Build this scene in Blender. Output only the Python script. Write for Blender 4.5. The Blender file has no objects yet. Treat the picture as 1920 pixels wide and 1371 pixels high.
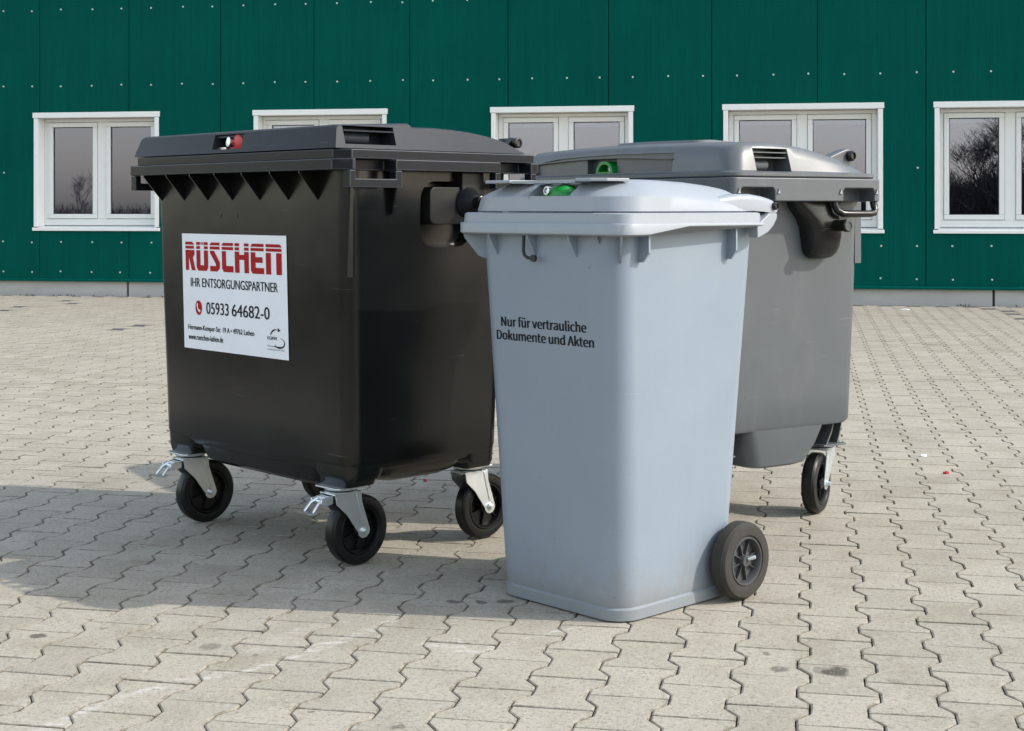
import bpy, bmesh, math, os, random
from math import radians as R, sin, cos, pi, sqrt, atan2
from mathutils import Vector, Matrix

random.seed(7)
SC = bpy.context.scene
COL = SC.collection

# ------------------------------------------------------------------ camera
CAM_H = 1.015          # metres above the paving
F_PX = 2780.0          # focal length in photograph pixels (1920 wide)
HOR = 389.0            # horizon row in the photograph
cam = bpy.data.cameras.new('camera')
cam.sensor_width = 36.0
cam.lens = F_PX / 1920 * 36.0
cam.shift_y = -(685.5 - HOR) / 1920.0      # shift lens: verticals stay vertical
cam.clip_start = 0.05
cam.clip_end = 3000
cam_o = bpy.data.objects.new('camera', cam)
cam_o.location = (0, 0, CAM_H)
cam_o.rotation_euler = (R(90), 0, 0)
COL.objects.link(cam_o)
SC.camera = cam_o

# ------------------------------------------------------------------ light
SUN_EL = R(36.5)
SUN_AZ = R(-11.2)      # from +X, towards the camera side
S = Vector((cos(SUN_EL) * cos(SUN_AZ), cos(SUN_EL) * sin(SUN_AZ), sin(SUN_EL)))
w = bpy.data.worlds.new('World')
SC.world = w
w.use_nodes = True
nt = w.node_tree
sky = nt.nodes.new('ShaderNodeTexSky')
sky.sky_type = 'NISHITA'
sky.sun_disc = False
sky.sun_elevation = SUN_EL
sky.sun_rotation = atan2(S.x, S.y)
sky.air_density = 1.45
sky.dust_density = 1.2
sky.ozone_density = 1.0
bg = nt.nodes['Background']
bg.inputs['Strength'].default_value = 0.15
hz = nt.nodes.new('ShaderNodeHueSaturation')       # thin high haze: the whole sky a little less blue
hz.inputs['Saturation'].default_value = 0.62
nt.links.new(sky.outputs[0], hz.inputs['Color'])
nt.links.new(hz.outputs[0], bg.inputs['Color'])
sl = bpy.data.lights.new('sun', 'SUN')
sl.energy = 2.0
sl.angle = R(0.6)
sl.color = (1.0, 0.93, 0.83)
so = bpy.data.objects.new('sun', sl)
so.rotation_euler = S.to_track_quat('Z', 'Y').to_euler()
so.location = (8, -3, 8)
COL.objects.link(so)
vs = SC.view_settings
vs.view_transform = 'Standard'
vs.look = 'None'
vs.exposure = 1.04
vs.gamma = 1.0
vs.use_curve_mapping = False


# ------------------------------------------------------------------ helpers
def px_ground(x, y, z=0.0):
    """photograph pixel -> point on the ground plane"""
    d = F_PX * (CAM_H - z) / (y - HOR)
    return Vector(((x - 960.0) * d / F_PX, d, z))


class MB:
    def __init__(self):
        self.v = []
        self.f = []

    def add(self, vs_, fs_):
        o = len(self.v)
        self.v += [tuple(p) for p in vs_]
        self.f += [tuple(i + o for i in f_) for f_ in fs_]
        return self

    def box(self, x0, x1, y0, y1, z0, z1):
        return self.add([(x0, y0, z0), (x1, y0, z0), (x1, y1, z0), (x0, y1, z0), (x0, y0, z1), (x1, y0, z1), (x1, y1, z1), (x0, y1, z1)],
                        [(0, 3, 2, 1), (4, 5, 6, 7), (0, 1, 5, 4), (1, 2, 6, 5), (2, 3, 7, 6), (3, 0, 4, 7)])

    def prism(self, poly, ax, a0, a1):
        """poly: 2-D points in the plane of the other two axes (in x,y,z order), extruded along ax"""
        n = len(poly)

        def P(p, a):
            return (a, p[0], p[1]) if ax == 'x' else ((p[0], a, p[1]) if ax == 'y' else (p[0], p[1], a))
        area = sum(poly[i][0] * poly[(i + 1) % n][1] - poly[(i + 1) % n][0] * poly[i][1] for i in range(n))
        if (area < 0) != (ax == 'y'):
            poly = poly[::-1]
        vs_ = [P(p, a0) for p in poly] + [P(p, a1) for p in poly]
        fs_ = [tuple(range(n - 1, -1, -1)), tuple(range(n, 2 * n))]
        fs_ += [(i, (i + 1) % n, n + (i + 1) % n, n + i) for i in range(n)]
        return self.add(vs_, fs_)

    def loft(self, rings, cap0=True, cap1=True):
        n = len(rings[0])
        vs_ = [p for r_ in rings for p in r_]
        fs_ = []
        for k in range(len(rings) - 1):
            for i in range(n):
                j = (i + 1) % n
                fs_.append((k * n + i, k * n + j, (k + 1) * n + j, (k + 1) * n + i))
        if cap0:
            fs_.append(tuple(range(n - 1, -1, -1)))
        if cap1:
            fs_.append(tuple((len(rings) - 1) * n + i for i in range(n)))
        return self.add(vs_, fs_)

    def lathe(self, prof, org, axis, n=32, closed=False):
        """prof: [(radius, along axis)]"""
        a = Vector(axis).normalized()
        u = a.orthogonal().normalized()
        v = a.cross(u)
        o = Vector(org)
        rings = []
        for r_, h_ in prof:
            rings.append([o + a * h_ + (u * cos(2 * pi * i / n) + v * sin(2 * pi * i / n)) * r_ for i in range(n)])
        if closed:
            rings.append(rings[0])
            return self.loft(rings, False, False)
        return self.loft(rings, True, True)

    def cyl(self, p0, p1, r0, r1=None, n=20):
        p0 = Vector(p0)
        p1 = Vector(p1)
        return self.lathe([(r0, 0), (r0 if r1 is None else r1, (p1 - p0).length)], p0, p1 - p0, n)

    def tube(self, pts, r_, n=12):
        pts = [Vector(p) for p in pts]
        rings = []
        ref = None
        for i, p in enumerate(pts):
            t = (pts[min(i + 1, len(pts) - 1)] - pts[max(i - 1, 0)]).normalized()
            if ref is None:
                ref = t.orthogonal().normalized()
            u = (ref - t * ref.dot(t)).normalized()
            ref = u
            v = t.cross(u)
            rr = r_[i] if isinstance(r_, (list, tuple)) else r_
            rings.append([p + (u * cos(2 * pi * k / n) + v * sin(2 * pi * k / n)) * rr for k in range(n)])
        return self.loft(rings)

    def build(self, name, mat, parent=None, bevel=0.0, ang=35, loc=None, rotz=0.0, seg=2):
        me = bpy.data.meshes.new(name)
        me.from_pydata(self.v, [], self.f)
        bm = bmesh.new()
        bm.from_mesh(me)
        bmesh.ops.recalc_face_normals(bm, faces=bm.faces)
        bm.to_mesh(me)
        bm.free()
        return link(name, me, mat, parent, bevel, ang, loc, rotz, seg)


def link(name, me, mat, parent=None, bevel=0.0, ang=35, loc=None, rotz=0.0, seg=2):
    me.materials.clear()
    if mat:
        me.materials.append(mat)
    for p in me.polygons:
        p.use_smooth = True
    me.set_sharp_from_angle(angle=R(ang))
    o = bpy.data.objects.new(name, me)
    COL.objects.link(o)
    if parent:
        o.parent = parent
    if loc:
        o.location = loc
    if rotz:
        o.rotation_euler.z = rotz
    if bevel > 0:
        m = o.modifiers.new('bevel', 'BEVEL')
        m.width = bevel
        m.segments = seg
        m.limit_method = 'ANGLE'
        m.angle_limit = R(30)
        m.harden_normals = True
    return o


def carve(o, cutters):
    """boolean-subtract MB cutters from o (kept as plain mesh)"""
    tmp = []
    mods = list(o.modifiers)
    keep = [(m.width, m.segments) for m in mods if m.type == 'BEVEL']
    o.modifiers.clear()
    for c in cutters:
        me = bpy.data.meshes.new('cutter')
        me.from_pydata(c.v, [], c.f)
        bm = bmesh.new()
        bm.from_mesh(me)
        bmesh.ops.recalc_face_normals(bm, faces=bm.faces)
        bm.to_mesh(me)
        bm.free()
        co = bpy.data.objects.new('cutter', me)
        COL.objects.link(co)
        co.matrix_world = o.matrix_world
        co.parent = o.parent
        co.location = o.location
        m = o.modifiers.new('b', 'BOOLEAN')
        m.operation = 'DIFFERENCE'
        m.solver = 'EXACT'
        m.object = co
        tmp.append(co)
    dg = bpy.context.evaluated_depsgraph_get()
    dg.update()
    me = bpy.data.meshes.new_from_object(o.evaluated_get(dg))
    o.modifiers.clear()
    o.data = me
    for p in me.polygons:
        p.use_smooth = True
    me.set_sharp_from_angle(angle=R(35))
    for c in tmp:
        bpy.data.objects.remove(c)
    for wd, sg in keep:
        m = o.modifiers.new('bevel', 'BEVEL')
        m.width = wd
        m.segments = sg
        m.limit_method = 'ANGLE'
        m.angle_limit = R(35)
        m.harden_normals = True
    return o


def lighten_edges(o, mat):
    """pale bevelled faces in their own material: painted edge highlight plus rubbed wear"""
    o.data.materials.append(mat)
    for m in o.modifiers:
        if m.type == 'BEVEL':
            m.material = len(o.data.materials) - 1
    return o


def rrect(hx, hy, r_, z, cy=0.0, cx=0.0, nc=6, ns=6):
    """rounded rectangle ring, corners with nc segments, straight sides with ns; z may be a function of (x, y)"""
    r_ = max(min(r_, hx - 1e-4, hy - 1e-4), 1e-4)
    cs = [(hx - r_, hy - r_, 0), (-hx + r_, hy - r_, pi / 2), (-hx + r_, -hy + r_, pi), (hx - r_, -hy + r_, 1.5 * pi)]
    arcs = []
    for (ax, ay, a0) in cs:
        arcs.append([(ax + r_ * cos(a0 + pi / 2 * k / nc), ay + r_ * sin(a0 + pi / 2 * k / nc)) for k in range(nc + 1)])
    pts = []
    for q in range(4):
        pts += arcs[q]
        a = arcs[q][-1]
        b = arcs[(q + 1) % 4][0]
        pts += [(a[0] + (b[0] - a[0]) * k / ns, a[1] + (b[1] - a[1]) * k / ns) for k in range(1, ns)]
    out = []
    for (x, y) in pts:
        X, Y = x + cx, y + cy
        out.append((X, Y, z(X, Y) if callable(z) else z))
    return out


def lerp_tab(tab, t):
    if t <= tab[0][0]:
        return tab[0][1]
    for (a, b), (c, d) in zip(tab, tab[1:]):
        if t <= c:
            return b + (d - b) * (t - a) / (c - a)
    return tab[-1][1]


def empty(name, loc=(0, 0, 0), rotz=0.0):
    o = bpy.data.objects.new(name, None)
    o.empty_display_size = 0.2
    o.location = loc
    o.rotation_euler.z = rotz
    COL.objects.link(o)
    return o


def tag(o, label=None, cat=None, group=None, kind=None):
    if label:
        o['label'] = label
    if cat:
        o['category'] = cat
    if group:
        o['group'] = group
    if kind:
        o['kind'] = kind
    return o


# ------------------------------------------------------------------ materials
class NT:
    def __init__(self, name):
        self.m = bpy.data.materials.new(name)
        self.m.use_nodes = True
        self.t = self.m.node_tree
        self.b = self.t.nodes['Principled BSDF']

    def n(self, typ, **kw):
        nd = self.t.nodes.new(typ)
        for k, v in kw.items():
            setattr(nd, k, v)
        return nd

    def l(self, a, b):
        self.t.links.new(a, b)

    def math(self, op, a, b=None, c=None, clamp=False):
        nd = self.n('ShaderNodeMath', operation=op, use_clamp=clamp)
        for i, x in enumerate((a, b, c)):
            if x is None:
                continue
            if isinstance(x, (int, float)):
                nd.inputs[i].default_value = x
            else:
                self.l(x, nd.inputs[i])
        return nd.outputs[0]

    def mix(self, fac, a, b):
        nd = self.n('ShaderNodeMix', data_type='RGBA')
        for s_, x in ((nd.inputs[0], fac), (nd.inputs[6], a), (nd.inputs[7], b)):
            if isinstance(x, (int, float)):
                s_.default_value = x
            elif isinstance(x, tuple):
                s_.default_value = (*x, 1) if len(x) == 3 else x
            else:
                self.l(x, s_)
        return nd.outputs[2]

    def noise(self, vec, scale, detail=4, rough=0.55):
        nd = self.n('ShaderNodeTexNoise')
        nd.inputs['Scale'].default_value = scale
        nd.inputs['Detail'].default_value = detail
        nd.inputs['Roughness'].default_value = rough
        if vec is not None:
            self.l(vec, nd.inputs['Vector'])
        return nd.outputs[0]

    def ramp(self, x, stops):
        nd = self.n('ShaderNodeMapRange', clamp=True)
        nd.interpolation_type = 'SMOOTHSTEP'
        self.l(x, nd.inputs[0])
        for i, v in enumerate(stops):
            nd.inputs[1 + i].default_value = v
        return nd.outputs[0]

    def mapping(self, vec, scale=(1, 1, 1), rot=(0, 0, 0)):
        nd = self.n('ShaderNodeMapping')
        nd.inputs['Scale'].default_value = scale
        nd.inputs['Rotation'].default_value = rot
        self.l(vec, nd.inputs[0])
        return nd.outputs[0]

    def bump(self, hgt, strength, dist=0.002):
        nd = self.n('ShaderNodeBump')
        nd.inputs['Strength'].default_value = strength
        nd.inputs['Distance'].default_value = dist
        self.l(hgt, nd.inputs['Height'])
        self.l(nd.outputs[0], self.b.inputs['Normal'])


def plastic(name, col, rough=0.4, var=0.12, dust=0.0, scratch=0.0, grain=0.15, spec=0.5, dustcol=(0.42, 0.40, 0.36), warp=0.0, specks=0.0, splash=0.0):
    q = NT(name)
    tc = q.n('ShaderNodeTexCoord').outputs['Object']
    n1 = q.noise(tc, 5.0, 5)
    n2 = q.noise(tc, 38.0, 4)
    k = q.math('MULTIPLY_ADD', q.math('ADD', n1, q.math('MULTIPLY', n2, 0.4)), var * 2, 1.0 - var * 1.4)
    c = q.n('ShaderNodeVectorMath', operation='SCALE')
    c.inputs[0].default_value = col
    q.l(k, c.inputs[3])
    colr = c.outputs[0]
    if dust > 0:
        m1 = q.noise(q.mapping(tc, (1, 1, 0.35)), 9.0, 8, 0.7)
        colr = q.mix(q.math('MULTIPLY', q.ramp(m1, (0.48, 0.78, 0.0, 1.0)), dust), colr, dustcol)
    if scratch > 0:
        m2 = q.noise(q.mapping(tc, (2, 3, 60), (0.3, 0.2, 0.1)), 3.0, 3, 0.6)
        m3 = q.noise(tc, 4.0, 2)
        sc = q.math('MULTIPLY', q.ramp(m2, (0.66, 0.72, 0.0, 1.0)), q.ramp(m3, (0.5, 0.62, 0.0, 1.0)))
        colr = q.mix(q.math('MULTIPLY', sc, scratch), colr, tuple(min(1, x * 2 + 0.1) for x in col))
    if specks > 0:
        vo = q.n('ShaderNodeTexVoronoi')
        vo.inputs['Scale'].default_value = 26.0
        q.l(tc, vo.inputs['Vector'])
        pick = q.n('ShaderNodeSeparateColor')
        q.l(vo.outputs['Color'], pick.inputs[0])
        rad = q.math('MULTIPLY', q.math('POWER', pick.outputs[0], 14.0), 0.13)
        dot = q.math('LESS_THAN', vo.outputs['Distance'], rad)
        colr = q.mix(q.math('MULTIPLY', dot, specks), colr, tuple(x * 0.35 for x in col))
        st = q.noise(q.mapping(tc, (7, 7, 1.2)), 2.2, 6, 0.7)
        colr = q.mix(q.math('MULTIPLY', q.ramp(st, (0.56, 0.75, 0, 1)), specks * 0.35), colr, tuple(x * 0.7 for x in col))
    if splash > 0:
        sz = q.n('ShaderNodeSeparateXYZ')
        q.l(tc, sz.inputs[0])
        sp = q.noise(q.mapping(tc, (1, 1, 0.6)), 24.0, 7, 0.75)
        lim = q.math('SUBTRACT', q.math('MULTIPLY', sp, 0.42), sz.outputs[2])
        colr = q.mix(q.math('MULTIPLY', q.ramp(lim, (0.03, 0.20, 0, 1)), splash), colr, (0.20, 0.18, 0.15))
    q.l(colr, q.b.inputs['Base Color'])
    q.l(q.math('MULTIPLY_ADD', n1, 0.22, rough - 0.11), q.b.inputs['Roughness'])
    q.b.inputs['Specular IOR Level'].default_value = spec
    if warp > 0:
        q.bump(q.math('ADD', q.noise(tc, 700.0, 2), q.math('MULTIPLY', q.noise(tc, 3.2, 2), warp)), grain, 0.0006)
    elif grain > 0:
        q.bump(q.noise(tc, 700.0, 2), grain, 0.0006)
    return q.m


def simple(name, col, rough=0.5, metal=0.0, var=0.0, scale=20.0, spec=0.5):
    q = NT(name)
    q.b.inputs['Specular IOR Level'].default_value = spec
    q.b.inputs['Roughness'].default_value = rough
    q.b.inputs['Metallic'].default_value = metal
    if var > 0:
        tc = q.n('ShaderNodeTexCoord').outputs['Object']
        n1 = q.noise(tc, scale, 6)
        q.l(q.mix(n1, tuple(x * (1 - var) for x in col), tuple(min(1, x * (1 + var)) for x in col)), q.b.inputs['Base Color'])
        q.l(q.math('MULTIPLY_ADD', n1, 0.3, rough - 0.15), q.b.inputs['Roughness'])
    else:
        q.b.inputs['Base Color'].default_value = (*col, 1)
    return q.m


M = {}
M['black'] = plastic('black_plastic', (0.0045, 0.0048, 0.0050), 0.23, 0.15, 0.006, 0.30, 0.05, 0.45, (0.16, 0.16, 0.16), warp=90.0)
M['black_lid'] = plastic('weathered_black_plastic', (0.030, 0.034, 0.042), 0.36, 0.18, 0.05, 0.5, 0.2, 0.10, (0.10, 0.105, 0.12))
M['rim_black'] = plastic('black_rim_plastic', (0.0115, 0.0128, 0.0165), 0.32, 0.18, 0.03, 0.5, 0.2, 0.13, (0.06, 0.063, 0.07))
M['highlight_worn_edge'] = plastic('black_edge_highlight_wear', (0.042, 0.045, 0.052), 0.40, 0.6, 0.0, 0.0, 0.2, 0.3)  # sun highlight along the edges put into the colour, together with rubbed wear
M['pocket'] = plastic('pocket_black_plastic', (0.012, 0.012, 0.013), 0.4, 0.1)
M['grey'] = plastic('grey_plastic', (0.086, 0.096, 0.106), 0.42, 0.06, 0.14, 0.4, 0.1, dustcol=(0.22, 0.22, 0.22), warp=30.0, specks=0.4)
M['grey_lid'] = plastic('grey_lid_plastic', (0.092, 0.101, 0.110), 0.36, 0.06, 0.10, 0.4, 0.15)
M['light'] = plastic('light_grey_plastic', (0.218, 0.262, 0.316), 0.36, 0.05, 0.10, 0.10, 0.14, dustcol=(0.30, 0.32, 0.34), warp=22.0, specks=0.45, splash=0.4)
M['light_lid'] = plastic('light_grey_lid_plastic', (0.272, 0.297, 0.332), 0.40, 0.08, 0.10, 0.3, 0.14, specks=0.4)
M['rubber'] = plastic('black_rubber', (0.0055, 0.0056, 0.006), 0.38, 0.2, 0.10, 0, 0.2, 0.3, (0.085, 0.078, 0.066))
M['rubber_dirty'] = plastic('dusty_rubber', (0.040, 0.037, 0.033), 0.8, 0.3, 0.55, 0, 0.6, 0.3, (0.14, 0.115, 0.085))
M['hub'] = plastic('hub_plastic', (0.006, 0.006, 0.0065), 0.3, 0.1, spec=0.35)
M['hub_grey'] = plastic('hub_dark_grey_plastic', (0.055, 0.056, 0.06), 0.42, 0.1, 0.1)
M['trunnion'] = plastic('glossy_black_plastic', (0.009, 0.009, 0.009), 0.24, 0.15, 0.015, 0.3, 0.1, 0.4)
M['trunnion_plate'] = plastic('trunnion_plate_plastic', (0.013, 0.013, 0.013), 0.36, 0.15, 0.02, 0.3, 0.1, 0.27)
M['zinc'] = simple('zinc_plated_steel', (0.70, 0.74, 0.76), 0.30, 0.82, 0.06, 14)
M['chrome'] = simple('lock_metal', (0.62, 0.62, 0.64), 0.35, 1.0)
M['red'] = simple('red_lock_plastic', (0.52, 0.012, 0.022), 0.35)
M['green'] = simple('green_lock_plastic', (0.004, 0.235, 0.035), 0.4)
M['sticker'] = simple('white_vinyl', (0.80, 0.82, 0.88), 0.35, 0, 0.03, 12)
M['ink_red'] = simple('red_print', (0.36, 0.006, 0.010), 0.5, spec=0.12)
M['ink_black'] = simple('black_print', (0.008, 0.008, 0.011), 0.5, spec=0.15)
M['white_frame'] = simple('white_window_plastic', (0.74, 0.74, 0.72), 0.4, 0, 0.03, 9)
M['white_metal'] = simple('white_coated_metal', (0.80, 0.80, 0.79), 0.35, 0, 0.05, 6)
M['blind'] = simple('blind_fabric', (0.80, 0.82, 0.86), 0.7)
M['gasket'] = simple('black_gasket', (0.02, 0.02, 0.022), 0.6)
M['screw'] = simple('steel_screw', (0.55, 0.58, 0.58), 0.4, 0.5)
M['inside'] = simple('dark_room', (0.05, 0.05, 0.055), 0.9)
M['bark'] = simple('bark', (0.055, 0.047, 0.038), 0.9, 0, 0.3, 8)
M['bark_pale'] = simple('pale_bark', (0.19, 0.175, 0.165), 0.9, 0, 0.2, 8)
M['roof'] = simple('roof_sheet', (0.18, 0.18, 0.18), 0.6)


def mat_wall():
    q = NT('green_ribbed_sheet')
    tc = q.n('ShaderNodeTexCoord').outputs['Object']
    sep = q.n('ShaderNodeSeparateXYZ')
    q.l(tc, sep.inputs[0])
    x = sep.outputs[0]
    ph = q.math('FRACT', q.math('MULTIPLY', x, 1 / 0.04))
    rib = q.math('ABSOLUTE', q.math('SUBTRACT', ph, 0.5))
    rib = q.ramp(rib, (0.30, 0.42, 0.0, 1.0))
    n1 = q.noise(q.mapping(tc, (9, 9, 0.5)), 2.0, 5)
    n2 = q.noise(tc, 0.9, 4)
    k = q.math('MULTIPLY_ADD', q.math('ADD', n1, n2), 0.44, 0.56)
    c = q.n('ShaderNodeVectorMath', operation='SCALE')
    c.inputs[0].default_value = (0.0001, 0.075, 0.0590)
    q.l(k, c.inputs[3])
    q.l(c.outputs[0], q.b.inputs['Base Color'])
    q.b.inputs['Roughness'].default_value = 0.5
    q.b.inputs['Specular IOR Level'].default_value = 0.03
    buckle = q.noise(q.mapping(tc, (1.6, 1, 0.7)), 1.0, 2)
    q.bump(q.math('ADD', rib, q.math('MULTIPLY', buckle, 9.0)), 0.24, 0.002)
    return q.m


def mat_concrete():
    q = NT('concrete_plinth')
    tc = q.n('ShaderNodeTexCoord').outputs['Object']
    n1 = q.noise(q.mapping(tc, (0.6, 1, 2.5)), 2.5, 7, 0.65)
    n2 = q.noise(tc, 40, 4)
    q.l(q.mix(n1, (0.30, 0.30, 0.285), (0.56, 0.55, 0.53)), q.b.inputs['Base Color'])
    q.b.inputs['Roughness'].default_value = 0.9
    q.bump(n2, 0.3, 0.002)
    return q.m


def mat_glass():
    m = bpy.data.materials.new('window_glass')
    m.use_nodes = True
    t = m.node_tree
    t.nodes.clear()
    out = t.nodes.new('ShaderNodeOutputMaterial')
    mix = t.nodes.new('ShaderNodeMixShader')
    tr = t.nodes.new('ShaderNodeBsdfTransparent')
    tr.inputs[0].default_value = (0.86, 0.88, 0.89, 1)
    gl = t.nodes.new('ShaderNodeBsdfGlossy')
    gl.inputs['Roughness'].default_value = 0.0
    gl.inputs['Color'].default_value = (0.66, 0.69, 0.92, 1)
    fr = t.nodes.new('ShaderNodeFresnel')
    fr.inputs[0].default_value = 2.9
    t.links.new(fr.outputs[0], mix.inputs[0])
    t.links.new(tr.outputs[0], mix.inputs[1])
    t.links.new(gl.outputs[0], mix.inputs[2])
    t.links.new(mix.outputs[0], out.inputs[0])
    return m


# marks on the paving: chalky scuffs (polyline of photo points lying on the ground) and dark oil spots
SCUFFS = [([(-20, 1400), (130, 1345), (230, 1305), (300, 1283), (425, 1262), (520, 1240), (610, 1210), (700, 1178), (760, 1150)], 0.026, 0.55),
          ([(800, 1208), (850, 1212), (900, 1222)], 0.030, 0.5), ([(905, 1218), (1000, 1196), (1100, 1172)], 0.008, 0.45),
          ([(840, 1196), (900, 1220)], 0.006, 0.45), ([(110, 970), (150, 985), (190, 1003)], 0.012, 0.4),
          ([(480, 1220), (560, 1180), (640, 1165)], 0.035, 0.25)]
SPOTS = [(72, 1191, 0.020, 0.8), (395, 1214, 0.032, 0.45), (1461, 1251, 0.020, 0.6), (1573, 1258, 0.032, 0.85), (1545, 1256, 0.022, 0.4), (1433, 1222, 0.012, 0.5), (580, 1336, 0.009, 0.6),
         (744, 1360, 0.012, 0.6), (188, 1178, 0.009, 0.5), (850, 1128, 0.018, 0.7), (905, 1128, 0.022, 0.7), (955, 1126, 0.022, 0.7), (1675, 1275, 0.018, 0.25), (484, 1226, 0.009, 0.5),
         (1312, 815, 0.03, 0.3), (1330, 1150, 0.01, 0.3)]


def mat_paver(name, use_attr):
    q = NT(name)
    geo = q.n('ShaderNodeNewGeometry').outputs['Position']
    if use_attr:
        at = q.n('ShaderNodeAttribute', attribute_name='tone')
        tone = at.outputs['Fac']
    else:
        tone = q.n('ShaderNodeObjectInfo').outputs['Random']
    big = q.noise(geo, 0.55, 4, 0.6)
    mid = q.noise(geo, 5.0, 6, 0.65)
    fine = q.noise(geo, 210.0, 3, 0.7)
    sand = q.noise(geo, 900.0, 2, 0.6)
    base = q.mix(tone, (0.334, 0.305, 0.252), (0.398, 0.364, 0.303))
    base = q.mix(q.math('MULTIPLY', q.ramp(mid, (0.42, 0.70, 0, 1)), 0.60), base, (0.245, 0.218, 0.165))
    base = q.mix(q.math('MULTIPLY', q.ramp(big, (0.40, 0.65, 0, 1)), 0.5), base, (0.40, 0.37, 0.31))
    base = q.mix(q.math('MULTIPLY', q.ramp(fine, (0.51, 0.64, 0, 1)), 0.50), base, (0.115, 0.104, 0.082))
    base = q.mix(q.math('MULTIPLY', q.ramp(sand, (0.58, 0.75, 0, 1)), 0.35), base, (0.55, 0.53, 0.47))
    if use_attr:       # charcoal bay-marking stones carry a negative tone
        base = q.mix(q.math('LESS_THAN', tone, -0.5), base, (0.075, 0.08, 0.088))
    warp = q.n('ShaderNodeVectorMath', operation='MULTIPLY_ADD')
    nz = q.n('ShaderNodeTexNoise')
    nz.inputs['Scale'].default_value = 11.0
    nz.inputs['Detail'].default_value = 5
    q.l(geo, nz.inputs['Vector'])
    q.l(nz.outputs['Color'], warp.inputs[0])
    warp.inputs[1].default_value = (0.09, 0.09, 0)
    q.l(geo, warp.inputs[2])
    sub = q.n('ShaderNodeVectorMath', operation='SUBTRACT')
    q.l(warp.outputs[0], sub.inputs[0])
    sub.inputs[1].default_value = (0.045, 0.045, 0)
    mul = q.n('ShaderNodeVectorMath', operation='MULTIPLY')
    q.l(sub.outputs[0], mul.inputs[0])
    mul.inputs[1].default_value = (1, 1, 0)
    P = mul.outputs[0]
    if not use_attr:
        streak = q.ramp(q.noise(q.mapping(geo, (5, 22, 1), (0, 0, -0.5)), 2.0, 7, 0.75), (0.42, 0.66, 0, 1))
        for pts, wd, amt in SCUFFS:
            gp = [px_ground(*p) for p in pts]
            dmin = None
            for a, b in zip(gp, gp[1:]):
                ab = b - a
                v1 = q.n('ShaderNodeVectorMath', operation='SUBTRACT')
                q.l(P, v1.inputs[0])
                v1.inputs[1].default_value = a
                dt = q.n('ShaderNodeVectorMath', operation='DOT_PRODUCT')
                q.l(v1.outputs[0], dt.inputs[0])
                dt.inputs[1].default_value = ab / ab.length_squared
                t_ = q.math('ADD', dt.outputs['Value'], 0.0, clamp=True)
                sc = q.n('ShaderNodeVectorMath', operation='SCALE')
                sc.inputs[0].default_value = ab
                q.l(t_, sc.inputs[3])
                v2 = q.n('ShaderNodeVectorMath', operation='DISTANCE')
                q.l(v1.outputs[0], v2.inputs[0])
                q.l(sc.outputs[0], v2.inputs[1])
                d = v2.outputs['Value']
                dmin = d if dmin is None else q.math('MINIMUM', dmin, d)
            mk = q.ramp(dmin, (wd * 0.15, wd, 1, 0))
            base = q.mix(q.math('MULTIPLY', q.math('MULTIPLY', mk, streak), amt), base, (0.72, 0.71, 0.70))
    for (x, y, r_, amt) in SPOTS:
        g = px_ground(x, y)
        v = q.n('ShaderNodeVectorMath', operation='DISTANCE')
        q.l(P, v.inputs[0])
        v.inputs[1].default_value = g
        mk = q.ramp(v.outputs['Value'], (r_ * 0.65, r_ * 1.15, 1, 0))
        base = q.mix(q.math('MULTIPLY', mk, amt), base, (0.055, 0.048, 0.04))
    grit = q.noise(geo, 75.0, 4, 0.75)
    base = q.mix(q.math('MULTIPLY', q.ramp(grit, (0.54, 0.68, 0, 1)), 0.60), base, (0.125, 0.112, 0.088))
    base = q.mix(q.math('MULTIPLY', q.ramp(grit, (0.45, 0.30, 0, 1)), 0.45), base, (0.52, 0.49, 0.42))
    tn = q.n('ShaderNodeSeparateXYZ')                 # soil lodged on the bevelled edges
    q.l(q.n('ShaderNodeNewGeometry').outputs['True Normal'], tn.inputs[0])
    soil = q.math('MULTIPLY', q.math('LESS_THAN', tn.outputs[2], 0.975), q.ramp(q.noise(geo, 28.0, 4, 0.7), (0.38, 0.62, 0.10, 0.75)))
    base = q.mix(soil, base, (0.125, 0.108, 0.083))
    q.l(base, q.b.inputs['Base Color'])
    q.b.inputs['Roughness'].default_value = 0.92
    q.b.inputs['Specular IOR Level'].default_value = 0.25
    q.bump(q.math('ADD', fine, q.math('MULTIPLY', sand, 0.5)), 0.35, 0.0012)
    return q.m


def mat_bed():
    q = NT('joint_sand')
    geo = q.n('ShaderNodeNewGeometry').outputs['Position']
    n1 = q.noise(geo, 60.0, 5, 0.7)
    n2 = q.noise(geo, 3.0, 4, 0.6)
    c = q.mix(n1, (0.018, 0.015, 0.012), (0.06, 0.052, 0.04))
    c = q.mix(q.ramp(n2, (0.55, 0.64, 0, 0.6)), c, (0.22, 0.20, 0.16))
    q.l(c, q.b.inputs['Base Color'])
    q.b.inputs['Roughness'].default_value = 1.0
    return q.m


def mat_ground():
    q = NT('ground_far')
    geo = q.n('ShaderNodeNewGeometry').outputs['Position']
    n1 = q.noise(geo, 0.4, 6, 0.65)
    n2 = q.noise(geo, 9.0, 4, 0.65)
    c = q.mix(n1, (0.20, 0.185, 0.15), (0.30, 0.28, 0.235))
    q.l(q.mix(q.math('MULTIPLY', n2, 0.5), c, (0.16, 0.15, 0.12)), q.b.inputs['Base Color'])
    q.b.inputs['Roughness'].default_value = 0.95
    return q.m


M['wall'] = mat_wall()
M['concrete'] = mat_concrete()
M['glass'] = mat_glass()
M['paver'] = mat_paver('paver_concrete', False)
M['paver_far'] = mat_paver('paver_concrete_far', True)
M['bed'] = mat_bed()
M['ground'] = mat_ground()

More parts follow.
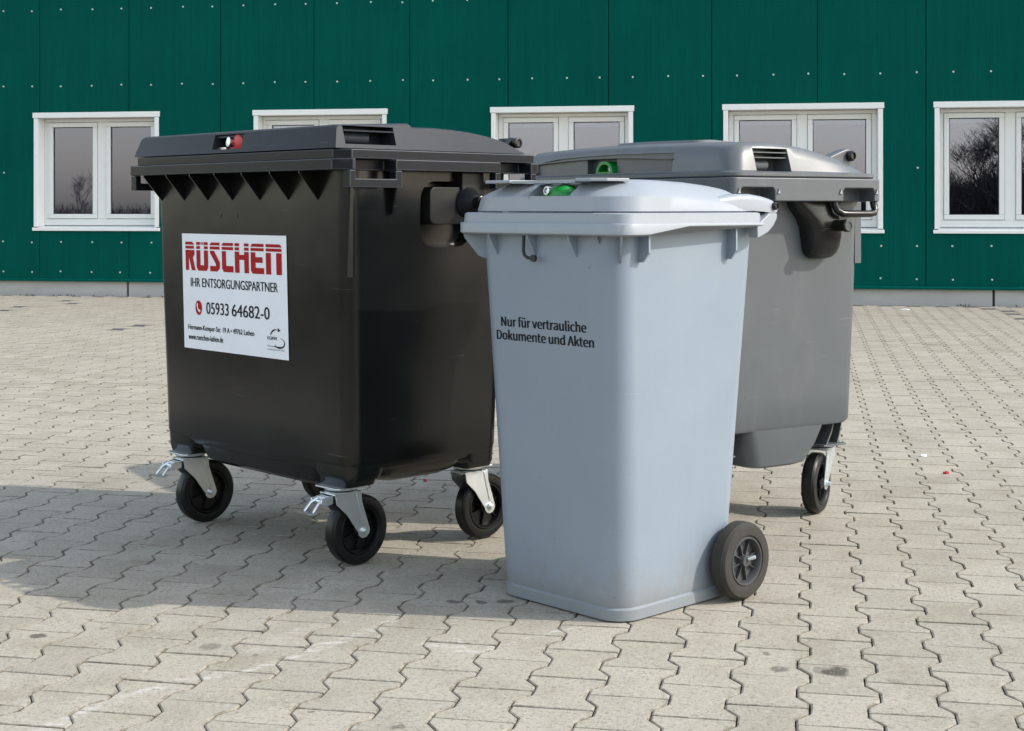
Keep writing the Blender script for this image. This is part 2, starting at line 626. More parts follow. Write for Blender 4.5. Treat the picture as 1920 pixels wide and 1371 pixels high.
# ------------------------------------------------------------------ ground and paving
g = MB().add([(-700, -700, -0.06), (700, -700, -0.06), (700, 700, -0.06), (-700, 700, -0.06)], [(0, 1, 2, 3)]).build('ground', M['ground'])
tag(g, 'wide open ground around the paved yard', 'ground', kind='structure')

WALL_A = Vector((-5.941, 17.205, 0))               # wall line, from the base of the plinth in the photograph
WALL_ANG = R(-10.32)
WE = Vector((cos(WALL_ANG), sin(WALL_ANG), 0))     # along the wall
WN = Vector((sin(WALL_ANG), -cos(WALL_ANG), 0))    # out of the wall, towards the camera

TH = R(11.3)
CD = Vector((sin(TH), cos(TH), 0))                 # the columns of stones run this way
LD = Vector((cos(TH), -sin(TH), 0))
PITCH, LEN = 0.1425, 0.2
P0 = px_ground(1568, 1247)

# sand bed: one sheet under the stones
corn = []
for (s_, t_) in ((-8, -0.02), (20, -0.02), (20, 19), (-8, 19)):
    corn.append(WALL_A + WE * s_ + WN * t_)
bed = MB().add([(p.x, p.y, -0.0085) for p in corn], [(0, 1, 2, 3)]).build('pavement', M['bed'])
tag(bed, 'yard paved with interlocking sandy grey concrete stones', 'pavement', kind='structure')

HW, WW, YH, YW = 0.085, 0.0575, 0.070, 0.030


def outline(gx, gy, ix):
    hw, ww, e = HW - gx - ix, WW - gx - ix, LEN / 2 - gy
    rt = [(hw, -e), (hw, -YH), (ww, -YW), (ww, YW), (hw, YH), (hw, e)]
    return rt + [(-x, y) for x, y in rt[::-1]]


O1 = outline(0.0018, 0.0026, 0.0)
O2 = outline(0.0018, 0.0044, 0.0040)
pv = [(x, y, -0.014) for x, y in O1] + [(x, y, -0.0017) for x, y in O1] + [(x, y, 0.0) for x, y in O2]
pf = [(i, (i + 1) % 12, 12 + (i + 1) % 12, 12 + i) for i in range(12)] + [(12 + i, 12 + (i + 1) % 12, 24 + (i + 1) % 12, 24 + i) for i in range(12)]
# top split in three so that every face stays convex
pf += [(24, 25, 34, 35), (25, 26, 33, 34), (26, 27, 32, 33), (27, 28, 31, 32), (28, 29, 30, 31)]
paver_me = bpy.data.meshes.new('paver')
paver_me.from_pydata(pv, [], pf)
paver_me.materials.append(M['paver'])
paver_me.update()

stones = []
for i in range(-110, 90):
    for j in range(-20, 110):
        p = P0 + LD * (i * PITCH) + CD * (j * LEN + (0.1 if i % 2 == 0 else 0.0))
        if p.y < 1.2:
            continue
        d = (p - WALL_A).dot(WN)
        s_ = (p - WALL_A).dot(WE)
        if d < 0.13 or s_ < -6 or s_ > 18:
            continue
        if abs(p.x) > 0.345 * p.y * 1.1 + 2.2:
            continue
        px = 960 + F_PX * p.x / p.y
        py = HOR + F_PX * CAM_H / p.y
        seen = -60 < px < 1980 and py < 1420
        hid = (960 < px < 1340 and 700 < py < 1120)
        stones.append((p, seen and not hid))
dark = [px_ground(*q_) for q_ in ((50, 575), (150, 569), (8, 582), (112, 564), (236, 618), (278, 611), (1880, 583), (1893, 590), (1906, 598), (1919, 607), (1866, 579))]
dark_idx = set()
for q_ in dark:
    dark_idx.add(min(range(len(stones)), key=lambda k: (stones[k][0] - q_).length))
order = sorted([k for k in range(len(stones)) if stones[k][1]], key=lambda k: stones[k][0].y)
near = set(order[:300])
av, af, atone = [], [], []
ang0 = -TH
for k, (p, _) in enumerate(stones):
    rz = ang0 + random.gauss(0, 0.004)
    tx, ty = random.gauss(0, 0.0035), random.gauss(0, 0.0035)
    dz = -0.0008 - abs(random.gauss(0, 0.0006))
    if k in near:
        o = bpy.data.objects.new('paver', paver_me)
        o.location = (p.x, p.y, dz)
        o.rotation_euler = (tx, ty, rz)
        o.parent = bed
        COL.objects.link(o)
    else:
        mtx = Matrix.Translation((p.x, p.y, dz)) @ Matrix.Rotation(rz, 4, 'Z') @ Matrix.Rotation(tx, 4, 'X') @ Matrix.Rotation(ty, 4, 'Y')
        b0 = len(av)
        av += [tuple(mtx @ Vector(q_)) for q_ in pv[12:]]
        af += [tuple(i - 12 + b0 for i in f_) for f_ in pf[12:]]
        atone += [-1.0 if k in dark_idx else random.random()] * 24
me = bpy.data.meshes.new('paver_field')
me.from_pydata(av, [], af)
at = me.attributes.new('tone', 'FLOAT', 'POINT')
at.data.foreach_set('value', atone)
me.materials.append(M['paver_far'])
fo = bpy.data.objects.new('paver_field', me)
fo.parent = bed
COL.objects.link(fo)
tag(fo, kind='stuff')

# ------------------------------------------------------------------ building
bld = empty('warehouse', WALL_A, WALL_ANG)         # local x along the wall, local -y towards the camera
tag(bld, 'warehouse wall of dark green ribbed metal panels with white framed windows', 'building')
WINS = [(0.428, 1.960), (3.092, 4.632), (5.809, 7.358), (8.315, 9.960), (10.478, 12.02), (-2.35, -0.82), (13.2, 14.74)]
WZ0, WZ1 = 0.745, 2.107
WALL_TOP, WALL_BOT = 6.2, 0.205
SEAM0, SEAMP = 0.497, 1.0995
screw_me = None
for k in range(-6, 16):
    s0, s1 = SEAM0 + k * SEAMP + 0.004, SEAM0 + (k + 1) * SEAMP - 0.004
    xs = {s0, s1}
    zs = {WALL_BOT, WALL_TOP}
    hit = []
    for a, b in WINS:
        a2, b2 = a + 0.03, b - 0.03
        if b2 > s0 and a2 < s1:
            hit.append((a2, b2))
            xs |= {max(a2, s0), min(b2, s1)}
            zs |= {WZ0 + 0.03, WZ1 - 0.03}
    xs = sorted(xs)
    zs = sorted(zs)
    mb = MB()
    for x0, x1 in zip(xs, xs[1:]):
        for z0, z1 in zip(zs, zs[1:]):
            xm, zm = (x0 + x1) / 2, (z0 + z1) / 2
            if any(a < xm < b for a, b in hit) and WZ0 < zm < WZ1:
                continue
            mb.box(x0, x1, 0.0, 0.05, z0, z1)
    bm = bmesh.new()
    me = bpy.data.meshes.new('wall_panel')
    me.from_pydata(mb.v, [], mb.f)
    bm.from_mesh(me)
    bmesh.ops.remove_doubles(bm, verts=bm.verts, dist=1e-5)
    bm.verts.index_update()
    dup = {}
    for f_ in bm.faces:
        dup.setdefault(tuple(sorted(v.index for v in f_.verts)), []).append(f_)
    bmesh.ops.delete(bm, geom=[f_ for fs_ in dup.values() if len(fs_) > 1 for f_ in fs_], context='FACES')
    bmesh.ops.recalc_face_normals(bm, faces=bm.faces)
    bm.to_mesh(me)
    bm.free()
    pan = link('wall_panel', me, M['wall'], bld)
    for p_ in me.polygons:
        p_.use_smooth = False
    for z in (0.272, 0.617, 1.42, 2.412, 3.285, 4.3, 5.3):
        for off in (0.262, 0.643, 1.005):
            x = s0 + off + random.gauss(0, 0.006)
            if any(a - 0.06 < x < b + 0.06 for a, b in WINS) and WZ0 - 0.06 < z < WZ1 + 0.06:
                continue
            if not (-0.3 < x < 12.2) or z > 3.6:
                continue
            if screw_me is None:
                so_ = MB().lathe([(0.0105, 0.0), (0.0105, -0.003), (0.006, -0.0031), (0.0058, -0.008)], (0, 0, 0), (0, 1, 0), 10).build('screw', M['screw'], pan)
                screw_me = so_.data
            else:
                so_ = bpy.data.objects.new('screw', screw_me)
                COL.objects.link(so_)
                so_.parent = pan
            so_.location = (x, -0.0002, z + random.gauss(0, 0.004))
bk = MB().box(-6.1, 18.0, 0.055, 0.07, 0.1, WALL_TOP).build('backing', M['gasket'], bld)
carve(bk, [MB().box(a + 0.03, b - 0.03, 0.03, 0.1, WZ0 + 0.03, WZ1 - 0.03) for a, b in WINS])
MB().prism([(-0.012, 0.168), (-0.022, 0.165), (-0.022, 0.185), (-0.004, 0.2035), (0.05, 0.2035), (0.05, 0.19), (-0.006, 0.186)], 'x', -6.1, 18.0).build('drip_flashing', M['wall'], bld)
js = [-6.1, -3.15, 1.565, 6.3, 11.07, 15.8, 18.0]
for a, b in zip(js, js[1:]):
    MB().box(a + 0.012, b - 0.012, 0.03, 0.3, -0.05, 0.188).build('plinth_block', M['concrete'], bld, 0.006)
MB().box(-6.1, 18.0, 0.06, 0.25, -0.05, 0.17).build('plinth_joint', M['gasket'], bld)
# shell of the hall behind the wall
MB().box(-6.12, 18.02, -0.15, 9.2, WALL_TOP + 0.002, WALL_TOP + 0.18).build('roof', M['roof'], bld)
MB().box(-6.1, -6.0, 0.075, 9, 0, WALL_TOP).build('gable_wall', M['wall'], bld)
MB().box(17.9, 18.0, 0.075, 9, 0, WALL_TOP).build('gable_wall', M['wall'], bld)
MB().box(-5.99, 17.89, 8.9, 9, 0, WALL_TOP).build('rear_wall', M['wall'], bld)
MB().box(-5.99, 17.89, 4.2, 4.3, 0.2, WALL_TOP - 0.01).build('inner_wall', M['inside'], bld)

for wi, (a, b) in enumerate(WINS):
    z0, z1 = WZ0, WZ1
    cas = MB()
    D = 0.205
    cas.box(a - 0.012, b + 0.012, -0.020, D, z1 - 0.062, z1)                  # header
    cas.box(a, a + 0.050, -0.014, D, z0 + 0.046, z1 - 0.064)                 # left cheek
    cas.box(b - 0.050, b, -0.014, D, z0 + 0.046, z1 - 0.064)                 # right cheek
    cas.prism([(-0.026, z0), (-0.026, z0 + 0.036), (D, z0 + 0.06), (D, z0)], 'x', a - 0.014, b + 0.014)
    win = cas.build('window', M['white_metal'], bld, 0.004)
    ia, ib, iz0, iz1 = a + 0.052, b - 0.052, z0 + 0.062, z1 - 0.066
    y0, y1 = 0.150, 0.203
    fr = MB()
    fw = 0.055
    mid = (ia + ib) / 2
    fr.box(ia, ib, y0, y1, iz0, iz0 + 0.075)
    fr.box(ia, ib, y0, y1, iz1 - 0.04, iz1)
    fr.box(ia, ia + fw, y0, y1, iz0 + 0.0755, iz1 - 0.0405)
    fr.box(ib - fw, ib, y0, y1, iz0 + 0.0755, iz1 - 0.0405)
    fr.box(mid - 0.055, mid + 0.055, y0, y1, iz0 + 0.0755, iz1 - 0.0405)
    fr.build('frame', M['white_frame'], win, 0.004)
    for (c0, c1) in ((ia + fw + 0.003, mid - 0.058), (mid + 0.058, ib - fw - 0.003)):
        c2, c3 = iz0 + 0.079, iz1 - 0.044
        sh = MB()
        sw = 0.052
        sh.box(c0, c1, y0 - 0.014, y1 - 0.01, c2, c2 + sw)
        sh.box(c0, c1, y0 - 0.014, y1 - 0.01, c3 - sw, c3)
        sh.box(c0, c0 + sw, y0 - 0.014, y1 - 0.01, c2 + sw + 0.0004, c3 - sw - 0.0004)
        sh.box(c1 - sw, c1, y0 - 0.014, y1 - 0.01, c2 + sw + 0.0004, c3 - sw - 0.0004)
        sh.build('sash', M['white_frame'], win, 0.005)
        gk = MB()
        for (q0, q1, q2, q3) in ((c0 + sw, c1 - sw, c2 + sw, c2 + sw + 0.008), (c0 + sw, c1 - sw, c3 - sw - 0.008, c3 - sw),
                                 (c0 + sw, c0 + sw + 0.008, c2 + sw + 0.0082, c3 - sw - 0.0082), (c1 - sw - 0.008, c1 - sw, c2 + sw + 0.0082, c3 - sw - 0.0082)):
            gk.box(q0, q1, y0 + 0.004, y0 + 0.02, q2, q3)
        gk.build('gasket', M['gasket'], win)
        MB().box(c0 + sw - 0.004, c1 - sw + 0.004, y0 + 0.012, y0 + 0.016, c2 + sw - 0.004, c3 - sw + 0.004).build('pane', M['glass'], win)
        MB().box(c0 + sw + 0.002, c1 - sw - 0.002, y0 + 0.022, y0 + 0.04, c3 - sw - 0.052, c3 - sw - 0.018).build('blind_rail', M['blind'], win, 0.004)


# ------------------------------------------------------------------ text helpers
try:                                    # the sans-serif face that ships inside Blender
    FONT = bpy.data.fonts.load(os.path.join(bpy.utils.system_resource('DATAFILES', path='fonts'), 'Noto Sans CJK Regular.woff2'))
except Exception:
    FONT = None


def text_mesh(s, x0, x1, z0, z1, bold=0.0, font=None):
    """flat lettering whose inked box fills x0..x1, z0..z1; returns list of verts(x,z) and faces"""
    cu = bpy.data.curves.new('t', 'FONT')
    cu.body = s
    cu.size = 1.0
    cu.resolution_u = 4
    if font:
        cu.font = font
    to = bpy.data.objects.new('t', cu)
    COL.objects.link(to)
    dg = bpy.context.evaluated_depsgraph_get()
    dg.update()
    me = bpy.data.meshes.new_from_object(to.evaluated_get(dg))
    v = [tuple(p.co) for p in me.vertices]
    f_ = [tuple(p.vertices) for p in me.polygons]
    bpy.data.objects.remove(to)
    bpy.data.curves.remove(cu)
    bpy.data.meshes.remove(me)
    ax, bx = min(p[0] for p in v), max(p[0] for p in v)
    ay, by = min(p[1] for p in v), max(p[1] for p in v)
    sx, sz = (x1 - x0) / (bx - ax), (z1 - z0) / (by - ay)
    base_ = [(x0 + (p[0] - ax) * sx, z0 + (p[1] - ay) * sz) for p in v]
    if not bold:
        return base_, f_
    vv, ff = [], []
    for k in (-1, 0, 1):              # heavier stroke: three passes of the print side by side
        ff += [tuple(i + len(vv) for i in q_) for q_ in f_]
        vv += [(x + k * bold, z, (k + 1) * 0.00005) for x, z in base_]
    return vv, ff


def flat(name, polys, mat, parent, ymap, off):
    """polys: list of (verts2d, faces); laid on the front wall y = ymap(z) - off, as one thin print"""
    mb = MB()
    for v2, f2 in polys:
        mb.add([(p[0], ymap(p[1]) - off - (p[2] if len(p) > 2 else 0), p[1]) for p in v2], f2)
    me = bpy.data.meshes.new(name)
    me.from_pydata(mb.v, [], mb.f)
    bm = bmesh.new()
    bm.from_mesh(me)
    for f_ in bm.faces:
        f_.normal_update()
        if f_.normal.y > 0:
            f_.normal_flip()
    bm.to_mesh(me)
    bm.free()
    return link(name, me, mat, parent)


def poly(pts):
    return (pts, [tuple(range(len(pts)))])


def rect(x0, x1, z0, z1):
    return poly([(x0, z0), (x1, z0), (x1, z1), (x0, z1)])


# ------------------------------------------------------------------ wheels
def tyre_mesh(mb, c, r_, wd, ri):
    h = wd / 2
    prof = [(ri, -h * 0.80), (ri + 0.003, -h * 0.96), (r_ - 0.020, -h), (r_ - 0.008, -h * 0.93), (r_ - 0.0035, -h * 0.72), (r_ - 0.0045, -h * 0.69), (r_ - 0.0010, -h * 0.60), (r_, -h * 0.2),
            (r_, h * 0.2), (r_ - 0.0010, h * 0.60), (r_ - 0.0045, h * 0.69), (r_ - 0.0035, h * 0.72), (r_ - 0.008, h * 0.93), (r_ - 0.020, h), (ri + 0.003, h * 0.96), (ri, h * 0.80)]
    mb.lathe(prof, c, (1, 0, 0), 56, closed=True)


def rim_mesh(mb, c, ri, wd, nsp, hub_r=0.018, dish=0.4):
    h = wd / 2
    c = Vector(c)
    prof = [(ri, -h * 0.8), (ri, h * 0.8), (ri - 0.003, h * 0.97), (ri - 0.006, h * 0.97), (ri - 0.009, h * 0.8), (ri - 0.012, h * dish * 0.2), (ri - 0.012, -h * dish * 0.2), (ri - 0.009, -h * 0.8),
            (ri - 0.006, -h * 0.97), (ri - 0.003, -h * 0.97)]
    mb.lathe(prof, c, (1, 0, 0), 48, closed=True)
    mb.lathe([(ri - 0.011, -0.003), (ri - 0.011, 0.003)], c, (1, 0, 0), 40)       # web
    mb.lathe([(hub_r * 0.9, -h * 0.9), (hub_r, -h * 0.8), (hub_r, h * 0.8), (hub_r * 0.9, h * 0.9)], c, (1, 0, 0), 24)
    for k in range(nsp):
        a = 2 * pi * (k + 0.35) / nsp
        d = Vector((0, cos(a), sin(a)))
        t = Vector((0, -sin(a), cos(a))) * 0.0012
        p0, p1 = c + d * (hub_r * 0.9), c + d * (ri - 0.0095)
        vv = []
        for p, hh in ((p0, h * 0.55), (p1, h * 0.45)):
            for s_ in (-1, 1):
                for x in (-hh, hh):
                    vv.append(p + t * s_ + Vector((x, 0, 0)))
        mb.add(vv, [(0, 1, 3, 2), (4, 6, 7, 5), (0, 4, 5, 1), (2, 3, 7, 6), (0, 2, 6, 4), (1, 5, 7, 3)])


def make_caster(parent, x, y, zp, yaw=0.0, brake=True, mount=True):
    """swivel caster: fork (the part), with plate, tyre, rim, bolt and pedal as sub-parts; wheel trails towards +y"""
    TR = 0.055
    mb = MB()
    za = 0.1
    zt = zp - 0.016
    for sx in (-1, 1):
        pts = [(-0.046, zt), (0.046, zt), (0.048, zt - 0.03)]
        pts += [(TR + 0.021 * cos(t), za + 0.021 * sin(t)) for t in [R(20), R(0), R(-30), R(-60), R(-90), R(-120), R(-150), R(-175)]]
        pts += [(-0.005, zt - 0.062), (-0.04, zt - 0.030)]
        a0 = sx * 0.0335
        mb.prism(pts, 'x', a0 - 0.0022, a0 + 0.0022)
        ridge = [(0.026, zt - 0.004), (0.036, zt - 0.004), (TR + 0.006, za + 0.02), (TR - 0.004, za + 0.02)]
        mb.prism(ridge, 'x', a0 + sx * 0.0022, a0 + sx * 0.0045)
    mb.box(-0.036, 0.036, -0.047, 0.046, zt - 0.0035, zt + 0.0005)
    mb.lathe([(0.044, 0), (0.047, 0.002), (0.044, 0.004)], (0, 0, zt), (0, 0, 1), 32)
    fork = mb.build('caster', M['zinc'], parent, 0.0012, loc=(x, y, 0), rotz=yaw)
    MB().lathe([(0.040, 0), (0.040, 0.006)], (0, 0, zt + 0.003), (0, 0, 1), 32).build('swivel_ring', M['rubber'], fork)
    pl = MB().lathe([(0.047, 0), (0.050, 0.004), (0.050, 0.0068)], (0, 0, zp - 0.008), (0, 0, 1), 32)
    pl.prism([(-0.056, -0.045), (-0.045, -0.056), (0.045, -0.056), (0.056, -0.045), (0.056, 0.045), (0.045, 0.056), (-0.045, 0.056), (-0.056, 0.045)], 'z', zp - 0.0011, zp + 0.0030)
    pl.build('mounting_plate', M['zinc'], fork, 0.001)
    t = MB()
    tyre_mesh(t, (0, TR, za), 0.1, 0.048, 0.070)
    t.build('tyre', M['rubber'], fork)
    r_ = MB()
    rim_mesh(r_, (0, TR, za), 0.0705, 0.046, 6, 0.02)
    r_.build('rim', M['hub'], fork)
    b = MB()
    for sx in (-1, 1):
        b.lathe([(0.011, 0), (0.011, 0.005), (0.0075, 0.0052), (0.0070, 0.013)], (sx * 0.0357, TR, za), (sx, 0, 0), 6 if sx < 0 else 12)
    b.cyl((-0.034, TR, za), (0.034, TR, za), 0.006, n=10)
    b.build('axle_bolt', M['zinc'], fork)
    if brake:
        p = MB()
        p.box(-0.020, 0.020, -0.070, -0.047, zt - 0.028, zt - 0.006)
        for sx in (-1, 1):
            p.prism([(-0.047, zt - 0.004), (-0.085, zt - 0.010), (-0.088, zt - 0.022), (-0.072, zt - 0.032), (-0.047, zt - 0.026)], 'x', sx * 0.024 - 0.0015, sx * 0.024 + 0.0015)
        p.tube([(-0.026, -0.076, zt - 0.018), (0.026, -0.076, zt - 0.018)], 0.005, 8)
        # twin-arm foot pedal
        for sx in (-1, 1):
            p.tube([(sx * 0.016, -0.070, zt - 0.012), (sx * 0.018, -0.092, zt - 0.022), (sx * 0.020, -0.112, zt - 0.044)], [0.0055, 0.0045, 0.004], 8)
        p.prism([(-0.098, zt - 0.044), (-0.112, zt - 0.045), (-0.128, zt - 0.043), (-0.140, zt - 0.036), (-0.128, zt - 0.047), (-0.112, zt - 0.050), (-0.098, zt - 0.048)], 'x', -0.024, 0.024)
        p.build('brake_pedal', M['zinc'], fork, 0.001)
    return fork


def fins(parent, mat, xs, yf, zt, yw_fn, zb, th=0.004, name='gusset'):
    """triangular gussets under a front flange: outer edge from the flange lip to the wall"""
    for x in xs:
        MB().prism([(yf, zt), (yw_fn(zt) + 0.01, zt), (yw_fn(zb) + 0.01, zb - 0.004), (yw_fn(zb) - 0.001, zb), (yf, zt - 0.006)], 'x', x - th / 2, x + th / 2).build(name, mat, parent)


# ------------------------------------------------------------------ black four-wheeled container
def black_container():
    root = empty('waste_container', (-0.582, 4.641, 0), R(-46.2))
    tag(root, 'black four-wheeled waste container with white sticker and red lock on its lid', 'waste container', 'waste containers')
    W2, D2 = 0.58, 0.38
    tw, td, bw, bd = 0.511, 0.3085, 0.490, 0.286
    zt, zb = 1.118, 0.275

    def yfront(z):
        return -(bd + (td - bd) * (z - zb) / (zt - zb))
    rings = [rrect(bw - 0.030, bd - 0.030, 0.05, zb - 0.010), rrect(bw - 0.012, bd - 0.012, 0.045, zb - 0.003), rrect(bw - 0.004, bd - 0.004, 0.045, zb + 0.010),
             rrect(bw + 0.0005, bd + 0.0005, 0.046, zb + 0.028)]
    for k in range(1, 9):
        t = k / 8
        z = zb + 0.028 + (zt - zb - 0.028) * t
        rings.append(rrect(bw + (tw - bw) * t, bd + (td - bd) * t, 0.046, z))
    body = MB().loft(rings).build('body', M['black'], root)
    cut = []
    for sx in (-1, 1):
        cut.append(MB().loft([[(sx * 0.462, p[0] + 0.055, p[1] + 0.995) for p in rrect2(0.094, 0.090, 0.05)], [(sx * 0.6, p[0] + 0.055, p[1] + 0.995) for p in rrect2(0.110, 0.106, 0.06)]]))
    carve(body, cut)
    # belly between the casters
    be = [rrect(0.28, bd - 0.055, 0.05, zb - 0.062), rrect(0.31, bd - 0.032, 0.05, zb - 0.048), rrect(0.34, bd - 0.020, 0.05, zb - 0.004)]
    MB().loft(be).build('belly', M['black'], root)
    bs = [rrect(bw - 0.055, 0.115, 0.04, zb - 0.045), rrect(bw - 0.028, 0.14, 0.04, zb - 0.030), rrect(bw - 0.014, 0.165, 0.04, zb - 0.004)]
    MB().loft(bs).build('belly', M['black'], root)
    # stepped rim: lower flange with notches for the grips, upper collar
    y1a, y1b, y2a, y2b = -0.332, -0.192, 0.205, 0.330
    pl = []
    nd = 0.055
    right = [(W2 - 0.045, -D2), (W2, -D2 + 0.040), (W2, y1a), (W2 - nd, y1a), (W2 - nd, y1b), (W2, y1b), (W2, y2a), (W2 - nd, y2a), (W2 - nd, y2b), (W2, y2b), (W2, D2 - 0.02), (W2 - 0.02, D2)]
    pl = right + [(-x, y) for x, y in right[::-1]]
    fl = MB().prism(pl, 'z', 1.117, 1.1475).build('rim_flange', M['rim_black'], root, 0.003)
    lighten_edges(fl, M['highlight_worn_edge'])
    c = MB()
    W3, D3 = W2 - 0.022, D2 - 0.016
    cp = [(W3 - 0.040, -D3), (W3, -D3 + 0.036), (W3, D3), (-W3, D3), (-W3, -D3 + 0.036), (-W3 + 0.040, -D3)]
    c.prism(cp, 'z', 1.1478, 1.174)
    lighten_edges(c.build('rim_collar', M['rim_black'], root, 0.003), M['highlight_worn_edge'])
    for sx in (-1, 1):
        for (a, b) in ((y1a, y1b), (y2a, y2b)):
            u = [(a - 0.020, 1.1165), (a, 1.1165), (a, 1.093), (b, 1.093), (b, 1.1165), (b + 0.022, 1.1165), (b + 0.022, 1.069), (a - 0.020, 1.069)]
            lighten_edges(MB().prism(u, 'x', sx * W2 - sx * 0.0005, sx * W2 - sx * 0.030).build('grip', M['rim_black'], root, 0.0025), M['highlight_worn_edge'])
    fins(root, M['black'], [-0.466, -0.330, -0.194, -0.057, 0.088, 0.232, 0.374], -0.372, 1.1168, yfront, 1.037)
    # side ribs under the rim
    for sx in (-1, 1):
        if sx > 0:
            MB().box(sx * 0.480, sx * 0.5135, -0.290, -0.285, 0.822, 1.1165).build('side_rib', M['black'], root)
        MB().prism([(sx * 0.49, 1.1165), (sx * 0.548, 1.1165), (sx * 0.522, 1.00), (sx * 0.49, 0.985)], 'y', -0.160, -0.154).build('side_rib', M['black'], root)
    # flat lid: side profile swept across
    prof = [(-0.366, 1.1765), (-0.350, 1.236), (-0.345, 1.240), (-0.338, 1.2415), (-0.12, 1.2525), (-0.088, 1.2535), (-0.080, 1.2430), (0.0, 1.2440), (0.075, 1.2415), (0.14, 1.2365), (0.19, 1.230),
            (0.24, 1.221), (0.27, 1.2115), (0.30, 1.199), (0.335, 1.183), (0.352, 1.1765)]
    lx = 0.535
    v, n = [], len(prof)
    for x, ins in ((-lx, 0), (-lx + 0.012, 1), (lx - 0.012, 1), (lx, 0)):
        for (y, z) in prof:
            k = (z - 1.1765) / 0.07
            X = x - (0.020 * k if x > 0 else -0.020 * k)
            v.append((X, y, z if ins else 1.1765 + (z - 1.1765) * 0.93))
    f_ = [tuple(range(n)), tuple(range(4 * n - 1, 3 * n - 1, -1))]
    for k in range(3):
        for i in range(n):
            j = (i + 1) % n
            f_.append((k * n + i, k * n + j, (k + 1) * n + j, (k + 1) * n + i))
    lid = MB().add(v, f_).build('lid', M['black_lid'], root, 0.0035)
    cut = [MB().box(-0.082, 0.072, -0.5, -0.285, 1.1875, 1.2315)]
    for sx in (-1, 1):
        cut.append(MB().box(sx * 0.455, sx * 0.7, -0.330, -0.152, 1.188, 1.2390))
    carve(lid, cut)
    lighten_edges(lid, M['highlight_worn_edge'])
    for sx in (-1, 1):
        MB().box(sx * 0.468, sx * 0.522, -0.330, -0.152, 1.2235, 1.2275).build('pocket_bar', M['black_lid'], lid)
        MB().lathe([(0.018, 0), (0.018, 0.10)], (sx * 0.487, -0.328, 1.207), (0, 1, 0), 20).build('pocket_grip', M['black_lid'], lid)
    MB().box(-0.080, 0.070, -0.345, -0.288, 1.2225, 1.2285).build('pocket_bar', M['black_lid'], lid)
    lk = MB().lathe([(0.030, 0), (0.030, 0.018), (0.026, 0.026), (0.012, 0.030)], (0.028, -0.318, 1.2065), (0, -1, 0), 28)
    lk.box(-0.030, 0.040, -0.335, -0.29, 1.1880, 1.1945)
    lk = lk.build('lock', M['red'], root)
    MB().lathe([(0.015, 0), (0.015, 0.016), (0.011, 0.017)], (-0.006, -0.338, 1.2080), (-0.15, -1, 0.1), 20).build('lock_barrel', M['chrome'], lk)
    MB().box(-0.079, -0.034, -0.344, -0.338, 1.1885, 1.1945).build('lock_plate', M['chrome'], lk)
    # hinges
    for sx in (-1, 1):
        hg = MB().lathe([(0.015, 0), (0.015, 0.05), (0.017, 0.051), (0.017, 0.060), (0.010, 0.062), (0.009, 0.058)], (sx * 0.445, 0.350, 1.212), (sx, 0, 0), 20)
        hg.prism([(0.325, 1.176), (0.337, 1.226), (0.360, 1.228), (0.378, 1.176)], 'x', sx * 0.43, sx * 0.452)
        hg.prism([(0.30, 1.19), (0.345, 1.229), (0.36, 1.20), (0.33, 1.178)], 'x', sx * 0.47, sx * 0.488)
        hg.build('hinge', M['trunnion'], root, 0.002)
    # trunnions
    for sx in (-1, 1):
        t = MB()
        t.prism([(y, z) for (x, y, z) in [(0, p[0] + 0.040, p[1] + 1.020) for p in rrect2(0.066, 0.054, 0.020)]], 'x', sx * 0.47, sx * 0.530)
        tp = t.build('trunnion_plate', M['trunnion_plate'], root, 0.003)
        b = MB().box(sx * 0.47, sx * 0.538, 0.090, 0.176, 1.050, 1.1165)
        b.build('trunnion_block', M['trunnion_plate'], root, 0.003)
        c = MB().lathe([(0.046, 0), (0.044, 0.008), (0.024, 0.036), (0.021, 0.040)], (sx * 0.531, 0.118, 1.030), (sx, 0, 0), 28)
        c.build('trunnion_cone', M['rim_black'], root)
        p = MB().lathe([(0.0185, 0), (0.0185, 0.026), (0.0165, 0.027), (0.0165, 0.036), (0.0195, 0.037), (0.0195, 0.052), (0.015, 0.055), (0.008, 0.053)], (sx * 0.569, 0.118, 1.030), (sx, 0, 0), 24)
        p.build('trunnion_pin', M['trunnion'], root)
    # two small drain holes on the front
    for x in (-0.125, -0.035):
        MB().box(x - 0.004, x + 0.004, yfront(0.99) - 0.0012, yfront(0.99) + 0.01, 0.984, 0.995).build('slot', M['gasket'], root)
    # casters with their housings
    for sx in (-1, 1):
        for sy in (-1, 1):
            x, y = sx * 0.397, sy * 0.2435
            h = [rrect(0.064, 0.050, 0.012, 0.2335, sy * 0.224, sx * 0.400, 5, 1), rrect(0.070, 0.053, 0.014, 0.249, sy * 0.223, sx * 0.402, 5, 1), rrect(0.0755, 0.060, 0.030, 0.252, sy * 0.2195, sx * 0.405, 5, 1),
                 rrect(0.090, 0.072, 0.040, 0.268, sy * 0.2105, sx * 0.394, 5, 1), rrect(0.095, 0.078, 0.042, 0.300, sy * 0.2065, sx * 0.3925, 5, 1)]
            MB().loft(h).build('caster_housing', M['black'], root)
            make_caster(root, x, y, 0.230, brake=sy < 0)
    # ---- sticker
    X0, X1, Z0, Z1 = -0.346, 0.219, 0.573, 0.933
    st = flat('sticker', [rect(X0, X1, Z0, Z1)], M['sticker'], root, yfront, 0.0016)
    st['label'] = 'white sticker with red and black lettering'

    def U(u, v):        # sticker coordinates measured on the photograph, rectified: u 0..1 across, v 0..1 down
        return (X0 + (X1 - X0) * u, Z1 - (Z1 - Z0) * v)

    def RC(u0, u1, v0, v1):
        a, b = U(u0, v1), U(u1, v0)
        return rect(a[0], b[0], a[1], b[1])
